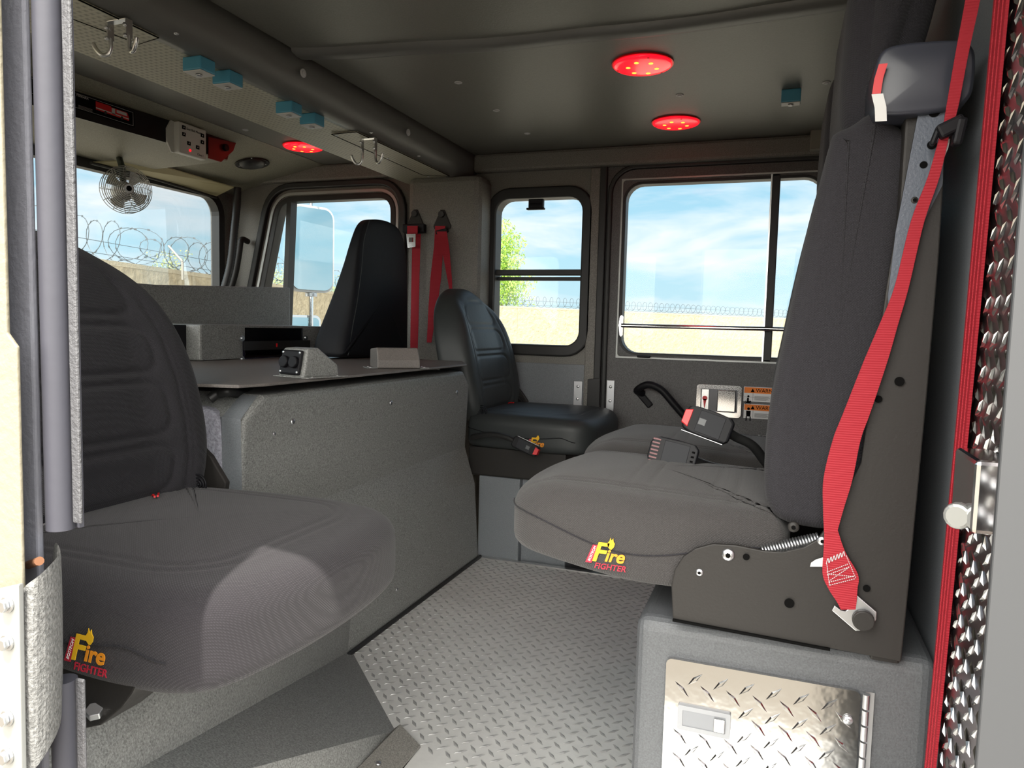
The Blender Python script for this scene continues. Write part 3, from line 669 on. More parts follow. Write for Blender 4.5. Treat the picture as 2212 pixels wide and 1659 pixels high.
for A_, B_, z in (((1785, 1218), (1826, 1200), .006), ((1786, 1236), (1833, 1218), 0), ((1787, 1242), (1836, 1224), 0), ((1790, 1258), (1846, 1244), 0), ((1793, 1264), (1848, 1250), 0), ((1790, 1256), (1836, 1224), 0), ((1790, 1240), (1846, 1246), 0), ((1786, 1218), (1792, 1266), 0), ((1828, 1200), (1849, 1250), 0)):
    st_line(at(*A_, Y=yS), at(*B_, Y=yS), 12, z)
obj('stitching', stx, silver_m, lw)
obj('label_tag', MB().plate([at(*p, Y=.962) for p in ((1750, 1224), (1752, 1216), (1762, 1209), (1782, 1203), (1782, 1224))], [], (0, .0008, 0)), white_pl, nb)
ap = obj('anchor_plate', MB().plate([at(*p, Y=.961) for p in ((1797, 1319), (1803, 1308), (1816, 1318), (1827, 1320), (1849, 1302), (1851, 1286), (1894, 1323), (1893, 1338), (1884, 1354), (1870, 1362), (1848, 1363))], [], (0, .003, 0)), zinc, nb, bevel=.0008)
obj('bolt', MB().disc(at(1864, 1337, Y=.961), (0, -1, 0), .0125, .009, 28), steel_black, ap, bevel=.0015)
gc = at(2045, 283, Y=.94)
obj('belt_guide', MB().obox(gc+V((.004, 0, .004)), (1, 0, .5), (-.5, 0, 1), Y3, .028, .016, .014).obox(gc+V((.012, 0, -.002)), (.15, 0, 1), (1, 0, -.15), Y3, .030, .010, .016).obox(gc+V((-.010, .004, -.004)), (.3, 0, 1), (1, 0, -.3), Y3, .022, .006, .012), plastic, nb, bevel=.003)
c, w_ = belt_edges([(2036, 2052, 300), (2028, 2048, 320), (2022, 2036, 350), (2019, 2024, 392)], [.952]*4)
obj('white_tag', MB().ribbon(c, w_), white_pl, nb)
# red trim strap on the rear wall next to the diamond plate
rs = thing('trim_strap', (BX-.006, .95, .7), 'narrow ribbed red webbing hanging straight down beside the diamond plate strip', 'strap')
c = [at(2170, -60, X=BX-.014), at(2163, 0, X=BX-.014), at(2090, 800, X=BX-.014), at(2005, 1700, X=BX-.014)]
wv = [at(x+w__, y, X=BX-.014)-at(x, y, X=BX-.014) for x, y, w__ in ((2170, -60, 30), (2163, 0, 29), (2090, 800, 25), (2005, 1700, 21))]
obj('webbing', MB().ribbon(c, wv, .003), red_web, rs)
rb = MB()
for k in (-.3, 0, .3): rb.tube([p+w__*k+V((-.0015, 0, 0)) for p, w__ in zip(c, wv)], .0013, 5)
obj('rib', rb, red_web, rs)
# belts on the far pillar
def tri_mount(t, px, py, s=1.0):
    p = at(px, py, Y=2.652)
    obj('mount', MB().plate([p+V((a, 0, b)) for a, b in ((-.008, .018), (.008, .018), (.038, -.045), (.034, -.058), (-.034, -.058), (-.038, -.045))], [], (0, .008, 0)), steel_black, t, bevel=.002)
    obj('bolt', MB().disc(p+V((0, 0, 0)), (0, -1, 0), .013, .012, 20), rubber, t, bevel=.002)
b1_ = thing('seat_belt', at(897, 480, Y=2.65), 'red seat belt with metal tongue on the far pillar, right of the tall seat', 'seat belt')
tri_mount(b1_, 897, 462)
obj('slot', MB().box(at(876, 486, Y=2.648), at(915, 502, Y=2.62)), plastic, b1_, bevel=.004)
c, w_ = belt_edges([(880, 903, 488), (880, 902, 505)], [2.60, 2.60]); obj('loop', MB().ribbon(c, w_, .004), red_web, b1_)
c, w_ = belt_edges([(891, 909, 505), (889, 906, 600), (887, 904, 700), (886, 901, 790)], [2.62]*4); obj('webbing', MB().ribbon(c, w_), red_web, b1_)
p = at(883, 512, Y=2.59); q = at(897, 533, Y=2.59)
obj('tongue', MB().plate([V((x, 2.59, z)) for x, z in ((p.x-.012, p.z+.012), (q.x, p.z+.012), (q.x, q.z), (p.x-.004, q.z-.004))], [[V((x, 2.59, z)) for x, z in ((p.x+.001, p.z-.002), (q.x-.009, p.z-.002), (q.x-.009, p.z-.02), (p.x+.001, p.z-.02))]], (0, .003, 0)), chrome, b1_)
b2_ = thing('seat_belt', at(955, 480, Y=2.65), 'red seat belt with crossed webbing, right of two on the far pillar', 'seat belt')
tri_mount(b2_, 955, 463)
obj('slot', MB().obox(at(955, 500, Y=2.625), (1, 0, .2), (-.2, 0, 1), Y3, .05, .016, .02), plastic, b2_, bevel=.004)
c, w_ = belt_edges([(940, 962, 488), (938, 958, 530), (930, 953, 600), (926, 945, 660), (922, 932, 740)], [2.62]*5); obj('webbing', MB().ribbon(c, w_), red_web, b2_)
c, w_ = belt_edges([(943, 965, 500), (955, 971, 540), (966, 976, 600), (974, 978, 640)], [2.60]*4); obj('webbing', MB().ribbon(c, w_), red_web, b2_)
# buckles
def buckle(t, c, d, n, press, L_=.075, wd=.036, th=.020, ribs=False):
    d = V(d).normalized(); n = V(n).normalized(); s_ = n.cross(d)
    prof = [(-.5, .34), (-.42, .46), (-.1, .5), (.3, .48), (.46, .40), (.5, .22), (.5, -.22), (.46, -.40), (.3, -.48), (-.1, -.5), (-.42, -.46), (-.5, -.34)]
    hs = obj('housing', MB().plate([c+d*a*L_+s_*b*wd-n*th/2 for a, b in prof], [], n*th), plastic, t, bevel=.004, seg=3)
    obj('face_panel', MB().obox(c+n*th/2+d*-.004, d, s_, n, L_*.52, wd*.78, .0016), mat('satin_black_plastic', (.012, .013, .017), .55, spec=.3), hs, bevel=.0006)
    if ribs:
        rm = MB()
        for k in range(7): rm.obox(c+d*L_*.38+s_*(k-3)*wd*.12+n*(th/2+.0005), d, s_, n, L_*.16, wd*.05, .0014)
        obj('grip_rib', rm, mat('dark_red_plastic', (.12, .01, .015), .4), hs)
        rm = MB()
        for k in range(4): rm.obox(c-d*L_*.40+s_*(k-1.5)*wd*.15+n*(th/2+.0005), s_, d, n, wd*.06, L_*.06, .0012)
        obj('grip_dot', rm, black_m, hs)
    if press:
        obj('press_button', MB().plate([c+d*a*L_+s_*b*wd-n*th*.3 for a, b in ((.36, .34), (.515, .24), (.515, -.24), (.36, -.34))], [], n*th*.85), red_pl, hs, bevel=.0015)
        obj('symbol_plate', MB().obox(c+n*(th/2+.001)+d*.010, d, s_, n, .012, .011, .001), mat('dark_grey_plastic', (.08, .085, .09), .4), hs)
    obj('edge_trim', MB().tube([c+d*a*L_*1.01+s_*.5*wd+n*th*.3 for a in (-.4, -.1, .3, .45)], .0012, 5), alum, hs)
    return hs
k1 = thing('belt_buckle', at(1530, 920, Y=1.30), 'black belt buckle with red button, upper of the two between the fold-down seats', 'buckle')
ca = at(1487, 902, Y=1.31); cb_ = at(1572, 933, Y=1.31); buckle(k1, (ca+cb_)/2, ca-cb_, (0.05, -1, .25), True, (ca-cb_).length*1.20, .050)
obj('stalk', MB().tube(spline([cb_, at(1590, 942, Y=1.34), at(1625, 965, Y=1.37), at(1652, 1000, Y=1.40)], 6), [.009]*6+[.0075]*20, 10) if 0 else MB().tube(spline([cb_, at(1590, 944, Y=1.33), at(1625, 962, Y=1.35), at(1655, 1000, Y=1.38)], 6), .0085, 10), rubber, k1)
k2 = thing('belt_buckle', at(1460, 985, Y=1.30), 'black belt buckle showing its ribbed side, lying on the nearer fold-down seat', 'buckle')
ca = at(1412, 972, Y=1.25); cb_ = at(1496, 994, Y=1.25); buckle(k2, (ca+cb_)/2, ca-cb_, (0.05, -1, .25), False, (ca-cb_).length*1.22, .053, .02, True)
obj('stalk', MB().tube(spline([cb_, at(1525, 1005, Y=1.30), at(1590, 1025, Y=1.32), at(1640, 1052, Y=1.35)], 6), .0085, 10), rubber, k2)
k3 = thing('belt_buckle', at(1135, 970, Y=2.2), 'black seat belt buckle with red button beside the vinyl jump seat cushion', 'buckle')
ca = at(1160, 976, Y=2.20); cb_ = at(1112, 953, Y=2.20); buckle(k3, (ca+cb_)/2, ca-cb_, (0, -1, .2), True, (ca-cb_).length*1.12, .040)
obj('stalk', MB().tube(spline([cb_, at(1095, 945, Y=2.205), at(1060, 938, Y=2.22), at(1020, 944, Y=2.245)], 6), .009, 10), rubber, k3)
# ---------------------------------------------------------------- door hardware on the far door
dl = thing('door_latch', (-.20, WY-.02, .55), 'chrome framed paddle latch with a red lock pointer on the far door', 'latch')
def wx(px, py, Y=WY-.012): q = at(px, py, Y=Y); return q
p = wx(1506, 829); q = wx(1600, 903); x0, x1, z0, z1 = p.x, q.x, q.z, p.z
def rr3(a, b, c_, d_, r, y): return [(u, y, v) for u, v in rrect(a, b, c_, d_, r)]
obj('frame', MB().plate(rr3(x0, z0, x1, z1, .012, WY-.022), [rr3(x0+.016, z0+.018, x1-.014, z1-.016, .003, WY-.022)], (0, .014, 0)), chrome, dl, bevel=.003)
obj('tray', MB().box((x0+.012, WY-.012, z0+.012), (x1-.01, WY-.009, z1-.012)), mat('dark_steel_tray', (.08, .08, .085), .3, .8), dl)
obj('paddle', MB().box((x0+.075, WY-.026, z0+.02), (x1-.02, WY-.014, z1-.018)), chrome, dl, bevel=.003)
obj('side_plate', MB().box((x0+.018, WY-.018, z0+.02), (x0+.045, WY-.014, z1-.018)), alum, dl, bevel=.001)
pt = V((x0+.031, WY-.019, (z0+z1)/2)); obj('lock_pointer', MB().disc(pt+V((0, 0, .008)), (0, -1, 0), .009, .005, 18).plate([pt+V((a, -.005, b)) for a, b in ((-.006, .005), (.006, .005), (.001, -.028), (-.001, -.028))], [], (0, .004, 0)), red_pl, dl)
def warn(px0, py0, px1, py1, label, cut=False, pic=0):
    a = wx(px0, py0); b = wx(px1, py1); x0, x1, z0, z1 = a.x, b.x, b.z, a.z; y = WY-.0075
    s_ = obj('warning_label', MB().box((x0, y, z0), (x1, y+.0012, z1)), white_pl); hgt = min(.036*(1 if not cut else 1), .023)
    tag(s_, label, 'label'); s_['group'] = 'warning labels on the far door'
    obj('orange_band', MB().box((x0+.002, y-.0006, z1-hgt), (x1-.002, y, z1-.002)), orange_m, s_)
    if not cut:
        text('heading', 'WARNING', .019, black_m, s_, (x0+.042, y-.001, z1-hgt+.004), X3, Z3, .0002)
        obj('hazard_triangle', MB().plate([(x0+.024+u, y-.001, z1-hgt+.004+v) for u, v in ((0, 0), (.014, 0), (.007, .013))], [], (0, .0006, 0)), black_m, s_)
        lm = MB()
        for k in range(8):
            zz = z1-hgt-.010-k*(z1-z0-hgt-.014)/8; lm.box((x0+.038, y-.0005, zz-.0012), (x1-.004-(k*37 % 5)*.004, y, zz))
        obj('text_line', lm, line_m, s_)
        obj('rule', MB().box((x0+.032, y-.0005, z0+.003), (x0+.0335, y, z1-hgt)).box((x0+.002, y-.0005, (z0+z1-hgt)/2), (x1-.002, y, (z0+z1-hgt)/2+.001)) if pic == 0 else MB().box((x0+.032, y-.0005, z0+.003), (x0+.0335, y, z1-hgt)), line_m, s_)
        cxp = x0+.017; zc = (z0+z1-hgt)/2
        ic = MB()
        if pic == 0:
            ic.disc((cxp, y, z1-hgt-.012), (0, -1, 0), .004, .0008, 12).box((cxp-.004, y-.0008, z1-hgt-.032), (cxp+.002, y, z1-hgt-.017)).box((cxp-.004, y-.0008, z1-hgt-.034), (cxp+.010, y, z1-hgt-.029))
            ic.box((cxp-.007, y-.0008, zc-.022), (cxp+.007, y, zc-.016))
            rg = [V((cxp+.010*math.cos(k*.35), y, zc-.019+.010*math.sin(k*.35))) for k in range(19)]; ic.tube(rg, .0008, 4)
        else:
            ic.disc((cxp, y, zc+.020), (0, -1, 0), .005, .0008, 12).plate([(cxp+u, y-.0008, zc+v) for u, v in ((-.008, .013), (.008, .013), (.007, -.008), (-.007, -.008))], [], (0, .0006, 0)).box((cxp-.009, y-.0008, zc-.024), (cxp-.005, y, zc-.008)).box((cxp+.005, y-.0008, zc-.024), (cxp+.009, y, zc-.008))
        obj('pictogram', ic, black_m, s_)
    else:
        text('heading', 'WARNING', .016, black_m, s_, (x0+.03, y-.001, z1-hgt+.005), X3, Z3, .0002)
warn(1607, 835, 1668, 870, 'upper orange-banded white warning label right of the chrome door latch', pic=0)
warn(1607, 872, 1668, 907, 'lower orange-banded white warning label, with a belted sitter, right of the chrome door latch', pic=1)
warn(1520, 905, 1576, 940, 'orange-banded warning label below the chrome latch, mostly hidden by the buckle', True)
a = wx(1610, 938); sg = MB().plate([V((a.x+u, WY-.008, a.z+v)) for u, v in ((0, -.05), (.045, 0), (.13, 0), (.13, -.10), (0, -.10))], [], (0, .001, 0))
sgo = obj('reflective_sticker', sg, white_pl); tag(sgo, 'red sticker with a white border low on the far door behind the seats', 'sticker')
obj('red_field', MB().plate([V((a.x+u, WY-.009, a.z+v)) for u, v in ((.010, -.056), (.048, -.012), (.13, -.012), (.13, -.10), (.01, -.10))], [], (0, .001, 0)), red_pl, sgo)
gh = thing('grab_handle', wx(1420, 860), 'black curved grab handle slanting across the far door', 'handle')
obj('bar', MB().tube(spline([at(1388, 850, Y=WY-.012), at(1376, 843, Y=WY-.045), at(1400, 831, Y=WY-.06), at(1428, 842, Y=WY-.06), at(1455, 872, Y=WY-.06), at(1480, 900, Y=WY-.06), at(1510, 930, Y=WY-.05), at(1520, 940, Y=WY-.01)], 8), .0135, 14), plastic, gh)
obj('mounting_foot', MB().obox(at(1392, 862, Y=WY-.012), (.75, 0, -.8), (.8, 0, .75), Y3, .075, .026, .01), plastic, gh, bevel=.008)
gr = thing('window_rail', wx(1500, 705), 'chrome rail running across the big window of the far door', 'rail')
a, b = at(1342, 703, Y=WY-.05), at(1790, 711, Y=WY-.05)
b.z = a.z; obj('bar', MB().tube([a, b], .0080, 14), chrome, gr)
for p in (a,): obj('end_bracket', MB().plate([V((p.x-.008+u, WY-.02, p.z+v)) for u, v in ((-.009, 0), (-.005, .034), (.002, .040), (.009, .034), (.008, -.036), (.001, -.044), (-.005, -.036))], [], (0, .006, 0)).tube([p+V((-.004, 0, 0)), V((p.x-.004, WY-.016, p.z))], .008, 10), chrome, gr, bevel=.001)
# ---------------------------------------------------------------- header beam across the cab
bz = 1.380; y0, y1 = .452, WY-.001
bm_ = thing('header_beam', (-1.34, 1.62, bz), 'deep vinyl-covered beam crossing the ceiling between front seats and rear cab', 'beam')
def prism(prof, y0, y1, smooth=False, capit=True):
    n = len(prof); vs = [V((x, y0, z)) for x, z in prof]+[V((x, y1, z)) for x, z in prof]
    m = MB().add(vs, [(i, (i+1) % n, n+(i+1) % n, n+i) for i in range(n)], smooth)
    if capit: m.add(vs, [tuple(range(n))[::-1], tuple(range(n, 2*n))])
    return m
obj('soffit', prism([(-1.495, CZ-.001), (-1.492, bz+.004), (-1.488, bz), (-1.262, bz), (-1.262, CZ-.001)], y0, y1), vinyl_beam, bm_)
arc = [(-1.262, bz), (-1.240, bz-.001), (-1.222, bz+.003), (-1.208, bz+.010), (-1.197, bz+.022), (-1.190, bz+.040), (-1.187, bz+.065), (-1.188, CZ-.001), (-1.262, CZ-.001)]
obj('edge_roll', prism(arc, y0, y1, True), vinyl_edge, bm_)
def on_beam(px, py): return at(px, py, Z=bz-.002)
for q, sc in (([(716, 288), (808, 280), (985, 378), (912, 376)], ((728, 290), (802, 284), (905, 335), (926, 380), (838, 340))), ([(60, -60), (262, -40), (402, 70), (300, 92), (150, 35)], ((381, 69), (290, 87)))):
    P_ = [on_beam(*p) for p in q]
    for p in P_: p.x = max(-1.47, min(-1.235, p.x))
    ap_ = obj('access_panel', MB().plate(P_, [], (0, 0, -.003)), vinyl_beam, bm_)
    obj('panel_edge', MB().tube([p+V((0, 0, -.003)) for p in P_]+[P_[0]+V((0, 0, -.003))], .0014, 5), black_m, ap_)
    for s_ in sc: screw(ap_, on_beam(*s_)+V((0, 0, -.003)), -Z3, .005)
def button(p, n, label):
    t = obj('headliner_button', MB().disc(V(p)-V(n)*.002, n, .011, .004, 18).disc(V(p)+V(n)*.002, n, .006, .002, 14), silver_m, bevel=.0008); tag(t, label, 'button'); t['group'] = 'metal headliner buttons'; return t
for px, py, lb in ((990, 178, 'headliner button left of the larger red ceiling light'), (1072, 238, 'headliner button between the two leftmost ones on the main ceiling'), (1139, 288, 'headliner button nearest the narrow side window, low on the ceiling'), (1468, 205, 'headliner button between the two red ceiling lights'), (1785, 178, 'headliner button to the right of the lone blue ceiling block')):
    button(at(px, py, Z=CZ-.0005), -Z3, lb)
for px, py, lb in ((655, 158, 'button on the rounded beam edge, left of the pair'), (882, 286, 'button on the rounded beam edge, above the right coat hook')):
    button(at(px, py, X=-1.180), X3, lb)
button(at(530, 280, Z=CZ-.0005), -Z3, 'small button in front ceiling strip above the overhead console')
# red ceiling lights
def red_light(px, py, label, dz=0):
    c = at(px, py, Z=CZ-.006); c.z = CZ-.0005
    t = thing('ceiling_light', c, label, 'ceiling light', 'lit red ceiling lights')
    obj('bezel', MB().disc(c, -Z3, .079, .004, 48), red_pl, t)
    ln = obj('lens', MB().disc(c-Z3*.004, -Z3, .074, .004, 48, .006), led_red, t)
    for k in range(6):
        a = k*math.pi/3+.3; obj('led', MB().disc(c+V((.036*math.cos(a), .042*math.sin(a), -.0125)), -Z3, .006, .0012, 12), led_dot, ln)
    for k in range(3):
        a = k*2.1+.9; obj('screw', MB().disc(c+V((.066*math.cos(a), .066*math.sin(a), -.0095)), -Z3, .003, .002, 10), red_print, ln)
red_light(1388, 141, 'glowing red round ceiling light nearest the camera, the largest of three')
red_light(1460, 266, 'glowing red round ceiling light above the big far-door window')
red_light(655, 318, 'glowing red round ceiling light in front of the header beam, partly hidden by it')
# blue blocks
def block(p, label, s=(.052, .046, .030)):
    t = thing('door_switch_block', p, label, 'block', 'blue blocks on the headliner')
    a, b, h = s
    obj('housing', MB().box((p.x-a/2, p.y-b/2, p.z-h), (p.x+a/2, p.y+b/2, p.z)), blue_pl, t, bevel=.003)
    pl = obj('cover_plate', MB().box((p.x-a/2+.001, p.y-b/2+.001, p.z-h-.0025), (p.x+a/2-.001, p.y+b/2-.001, p.z-h)), grey_pl, t, bevel=.001)
    obj('centre_screw', MB().disc((p.x, p.y, p.z-h-.0025), -Z3, .007, .003, 14, .002), zinc, pl)
for px, py, lb in ((430, 158, 'blue block on the beam nearest the camera, left of the first pair'), (492, 186, 'blue block on the beam, right of the first pair'), (624, 248, 'blue block on the beam, left of the second pair'), (674, 272, 'blue block on the beam, right of the second pair, nearest the right hook')):
    q = at(px, py, Z=bz-.0305); q.z = bz-.0005; block(q, lb)
q = at(1708, 224, Z=CZ-.037); q.z = CZ-.0005; block(q, 'lone blue block on the main ceiling near the fold-down seats', (.052, .035, .036))
# coat hooks
def hook(px, py, label, Ln=1.0):
    c = at(px, py, Z=bz-.006); c.z = bz-.0035
    t = thing('coat_hook', c, label, 'hook', 'chrome double hooks on the beam')
    obj('base_strap', MB().box((c.x-.024, c.y-.009, c.z-.003), (c.x+.024, c.y+.009, c.z)), alum, t, bevel=.001)
    for s_ in (-1, 1):
        ar = obj('arm_strap', MB().box((c.x+s_*.024-.0015, c.y-.008, c.z-.045*Ln), (c.x+s_*.024+.0015, c.y+.008, c.z)), alum, t, bevel=.001)
        for z in (.014, .034): obj('rivet', MB().disc((c.x+s_*.024, c.y-.008, c.z-z), -Y3, .004, .003, 12, .002).disc((c.x+s_*.024-s_*.002, c.y, c.z-z), (-s_, 0, 0), .004, .001, 12), zinc, ar)
        pts = spline([(c.x+s_*.024, c.y, c.z-.040*Ln), (c.x+s_*.0245, c.y, c.z-.066*Ln), (c.x+s_*.031, c.y-.002, c.z-.078*Ln), (c.x+s_*.042, c.y-.006, c.z-.078*Ln), (c.x+s_*.052, c.y-.010, c.z-.064*Ln), (c.x+s_*.056, c.y-.012, c.z-.052*Ln)], 6)
        obj('hook', MB().tube(pts, [.0042]*(len(pts)-1)+[.0036], 10), alum, t)
hook(258, 47, 'chrome double coat hook at the upper left, nearest the camera', .80)
hook(797, 300, 'chrome double coat hook on the beam above the far seats')
# ---------------------------------------------------------------- overhead console above the windshield
p0 = V((-1.915, 0, 1.479)); p1 = V((-2.31, 0, 1.405)); dv = (p1-p0).normalized(); cn = V((dv.z, 0, -dv.x)) 
if cn.z > 0: cn = -cn
def onc(px, py, lift=0):
    r = at(px, py, Y=1.0)-EYE; k = (p0+cn*lift-EYE).dot(cn)/r.dot(cn); return EYE+r*k
oc = thing('overhead_console', (-2.15, 1.6, 1.42), 'sloping textured grey console running above the windshield', 'console')
obj('shell', prism([(-1.905, CZ-.001), (-1.915, 1.479), (-2.31, 1.405), (-2.425, 1.375), (-2.425, CZ-.001)], .455, WY-.002), paint_wall if 0 else mat('textured_console_paint', (.27, .26, .205), .55, bump='noise', bs=300, bd=.0008, var=.35), oc, bevel=.004)
fX = -1.985
obj('hanging_shelf', prism([(fX, 1.469), (fX, 1.392), (-2.42, 1.376), (-2.42, 1.44)], .456, 2.27), MATS['textured_console_paint'], oc, bevel=.006)
bp_ = [at(500, 303, X=fX+.0005), at(490, 345, X=fX+.0005), at(172, 256, X=fX+.0005), at(172, 200, X=fX+.0005)]
bp_[2] = bp_[1]+(bp_[2]-bp_[1])*1.8; bp_[3] = bp_[0]+(bp_[3]-bp_[0])*1.8
obj('black_fascia', MB().plate(bp_, [], X3*.003), plastic if 0 else mat('gloss_black_fascia', (.006, .006, .007), .35, spec=.3), oc)
FXX = fX+.0035
def af(px, py, l=0): return at(px, py, X=FXX+l)
pl = thing('builder_plate', af(230, 240), 'black plate with a small red fire engine picture on the overhead console', 'plate')
tr_, br__ = af(289, 240), af(288, 275)
u1 = tr_.y; va, vb = br__.z, tr_.z-.002; ulo = u1-.36; U = Y3
def pp(u, v, l=0): return V((FXX+l, u, v))
obj('panel', MB().plate([pp(ulo, va), pp(u1, va), pp(u1, vb), pp(ulo, vb)], [], X3*.002), black_m, pl)
fm = MB()
for a, b in (((ulo+.005, va+.004), (u1-.005, va+.004)), ((ulo+.005, vb-.004), (u1-.005, vb-.004)), ((u1-.005, va+.004), (u1-.005, vb-.004))):
    fm.tube([pp(*a, .002), pp(*b, .002)], .0006, 4)
obj('border_line', fm, silver_m, pl)
H_ = vb-va; ut = af(206, 240).y; W_ = af(277, 255).y-ut
def et(a, b): return pp(ut+W_*a, va+H_*b, .0022)
# the picture is seen from the front end on the right
obj('engine_body', MB().plate([et(*p) for p in ((0, .34), (1, .30), (1, .52), (.95, .78), (.45, .78), (.45, .84), (0, .84))], [], X3*.0004), red_pl, pl)
obj('engine_stripe', MB().plate([et(*p) for p in ((.0, .42), (1, .38), (1, .44), (0, .48))], [], X3*.0008), white_pl, pl)
obj('engine_window', MB().plate([et(*p) for p in ((.62, .56), (.95, .55), (.92, .74), (.62, .74))], [], X3*.0008), silver_m, pl)
obj('engine_window', MB().plate([et(*p) for p in ((.47, .40), (.57, .40), (.57, .76), (.47, .76))], [], X3*.0008), silver_m, pl)
for a in (.28, .78): obj('engine_wheel', MB().disc(et(a, .34), X3, H_*.10, .0012, 16), rubber, pl)
text('lettering', 'FERRARA', H_*.20, silver_m, pl, pp(ut-W_*.55, va+H_*.76, .0022), Y3, Z3, .0002, .2)
lm = MB()
for k in range(3): lm.obox(pp(ut-W_*.30, va+H_*(.26-.06*k), .0022), Y3, Z3, X3, W_*.4, H_*.02, .0004)
obj('small_text', lm, line_m, pl)
mo = thing('belt_monitor', af(415, 300), 'white seat belt monitor box with small buttons on the overhead console', 'monitor')
L_ = .028
uL, uR = af(387, 300, L_).y, af(446, 310, L_).y; vB, vT = af(418, 338, L_).z, af(418, 272, L_).z
obj('case', MB().plate([pp(uL, vB), pp(uR, vB), pp(uR, vT), pp(uL, vT)], [], X3*L_), grey_pl, mo, bevel=.004)
obj('side_flange', MB().plate([pp(uL-.03, vB+.03), pp(uL-.012, vB), pp(uL, vB), pp(uL, vT), pp(uL-.012, vT), pp(uL-.03, vT-.03)], [], X3*.006), grey_pl, mo)
def mp_(a, b, l=L_+.0002): return pp(uL+(uR-uL)*a, vB+(vT-vB)*b, l)
obj('face_label', MB().plate([mp_(*p) for p in ((.05, .05), (.95, .05), (.95, .95), (.05, .95))], [], X3*.0004), white_pl, mo)
for a, b in ((.16, .84), (.16, .62), (.34, .38), (.66, .34), (.84, .78), (.84, .56)):
    bt_ = obj('seat_key', MB().obox(mp_(a, b, L_+.001), Y3, Z3, X3, (uR-uL)*.12, (vT-vB)*.12, .001), black_m, mo); obj('seat_icon', MB().obox(mp_(a, b, L_+.002), (0, .3, 1), Y3, X3, (uR-uL)*.04, (vT-vB)*.03, .0006), white_pl, bt_)
text('heading', 'Seat Belt Monitor', (vT-vB)*.105, black_m, mo, mp_(.26, .80, L_+.001), Y3, Z3, .0002)
text('heading', 'Class 1', (vT-vB)*.10, black_m, mo, mp_(.64, .08, L_+.001), Y3, Z3, .0002)
obj('lit_lamp', MB().disc(mp_(.38, .16), X3, .004, .002, 10), led_red, mo)
rm = thing('switch_panel', af(478, 322), 'dark red panel with a round black switch beside the white belt monitor', 'switch panel')
obj('panel', MB().plate([af(*p, .002) for p in ((449, 296), (508, 309), (502, 326), (476, 350), (449, 342))], [], X3*.004), mat('deep_red_plastic', (.16, .006, .008), .4), rm)
obj('switch', MB().disc(af(485, 319, .006), X3, .013, .012, 20), plastic, rm, bevel=.002)
sk = thing('speaker', onc(545, 351), 'round dark dome speaker on the right end of the overhead console', 'speaker')
obj('ring', MB().disc(onc(545, 352, .0005), cn, .068, .006, 40), steel_black, sk, bevel=.001)
obj('dome', MB().disc(onc(545, 352, .006), cn, .052, .002, 40, .02), rubber, sk)
for k in range(3): screw(sk, onc(545, 352, .0065)+Matrix.Rotation(k*2.09+.4, 3, cn) @ (Y3*.060), cn, .003)
# visor
vz = thing('sun_visor', (-2.36, 2.2, 1.36), 'long pale tinted sun visor hanging at the top of the windshield', 'visor')
vp = [at(196, 352, X=-2.38), at(300, 345, X=-2.33), at(480, 398, X=-2.30), at(505, 405, X=-2.30), at(468, 424, X=-2.39), at(285, 372, X=-2.39)]
obj('blade', MB().add(vp+[p+V((0, 0, .004)) for p in vp], [(0, 1, 2, 3, 4, 5), (11, 10, 9, 8, 7, 6)]+[(i, (i+1) % 6, 6+(i+1) % 6, 6+i) for i in range(6)]), mat('tan_visor_vinyl', (.55, .50, .30), .5), vz)
obj('rod', MB().tube([at(196, 352, X=-2.375), at(330, 385, X=-2.385), at(468, 427, X=-2.385)], .006, 8), steel_black, vz)
# fan
fc = at(275, 409, X=-2.14); fnn = (EYE-fc); fnn.z = 0; fnn = (fnn.normalized()+V((.45, 0, 0))).normalized(); e1 = fnn.cross(Z3).normalized(); e2 = e1.cross(fnn).normalized()
fn_ = thing('dash_fan', fc, 'small round chrome wire-cage fan hanging in front of the windshield', 'fan')
R_ = .079; g = MB(); cage = mat('fan_cage_wire', (.50, .49, .46), .3, 1.0)
def fp(r, a, d=0): return fc+(e1*math.cos(a)+e2*math.sin(a))*r+fnn*d
for k in range(1, 15):
    r = R_*k/14; d = .022*(1-(r/R_)**2)
    g.tube([fp(r, 2*math.pi*j/40, d) for j in range(41)], .0014, 4)
obj('ring_wire', g, cage, fn_)
g = MB()
for k in range(12):
    a0 = 2*math.pi*k/12; g.tube([fp(R_*t, a0+.5*t, .022*(1-t*t)) for t in (.18, .4, .6, .8, .95, 1)], .0010, 4)
    g.tube([fp(R_, a0+.5, 0), fp(R_*1.0, a0+.5, -.035), fp(R_*.75, a0+.5, -.05), fp(R_*.3, a0+.5, -.055)], .0010, 4)
g.tube([fp(R_, 2*math.pi*j/40, -.036) for j in range(41)], .0011, 4); g.tube([fp(R_*.75, 2*math.pi*j/40, -.05) for j in range(41)], .0009, 4)
obj('cage_wire', g, cage, fn_)
obj('badge', MB().disc(fc+fnn*.020, fnn, .015, .004, 24), silver_m, fn_)
obj('badge_mark', MB().disc(fc+fnn*.0242, fnn, .009, .0006, 20), black_m, fn_)
bl = MB()
for k in range(4):
    a0 = math.pi/2*k+.5
    vs = [fp(.008, a0, -.012), fp(.03, a0-.25, -.008), fp(.066, a0-.32, -.004), fp(.069, a0+.1, -.014), fp(.064, a0+.42, -.022), fp(.03, a0+.45, -.022)]
    bl.add(vs+[p-fnn*.0012 for p in vs], [(0, 1, 2, 3, 4, 5), (11, 10, 9, 8, 7, 6)]+[(i, (i+1) % 6, 6+(i+1) % 6, 6+i) for i in range(6)])
obj('blade', bl, alum, fn_)
obj('motor', MB().disc(fc-fnn*.10, fnn, .034, .06, 28), grey_pl, fn_, bevel=.008)
top = onc(256, 335)
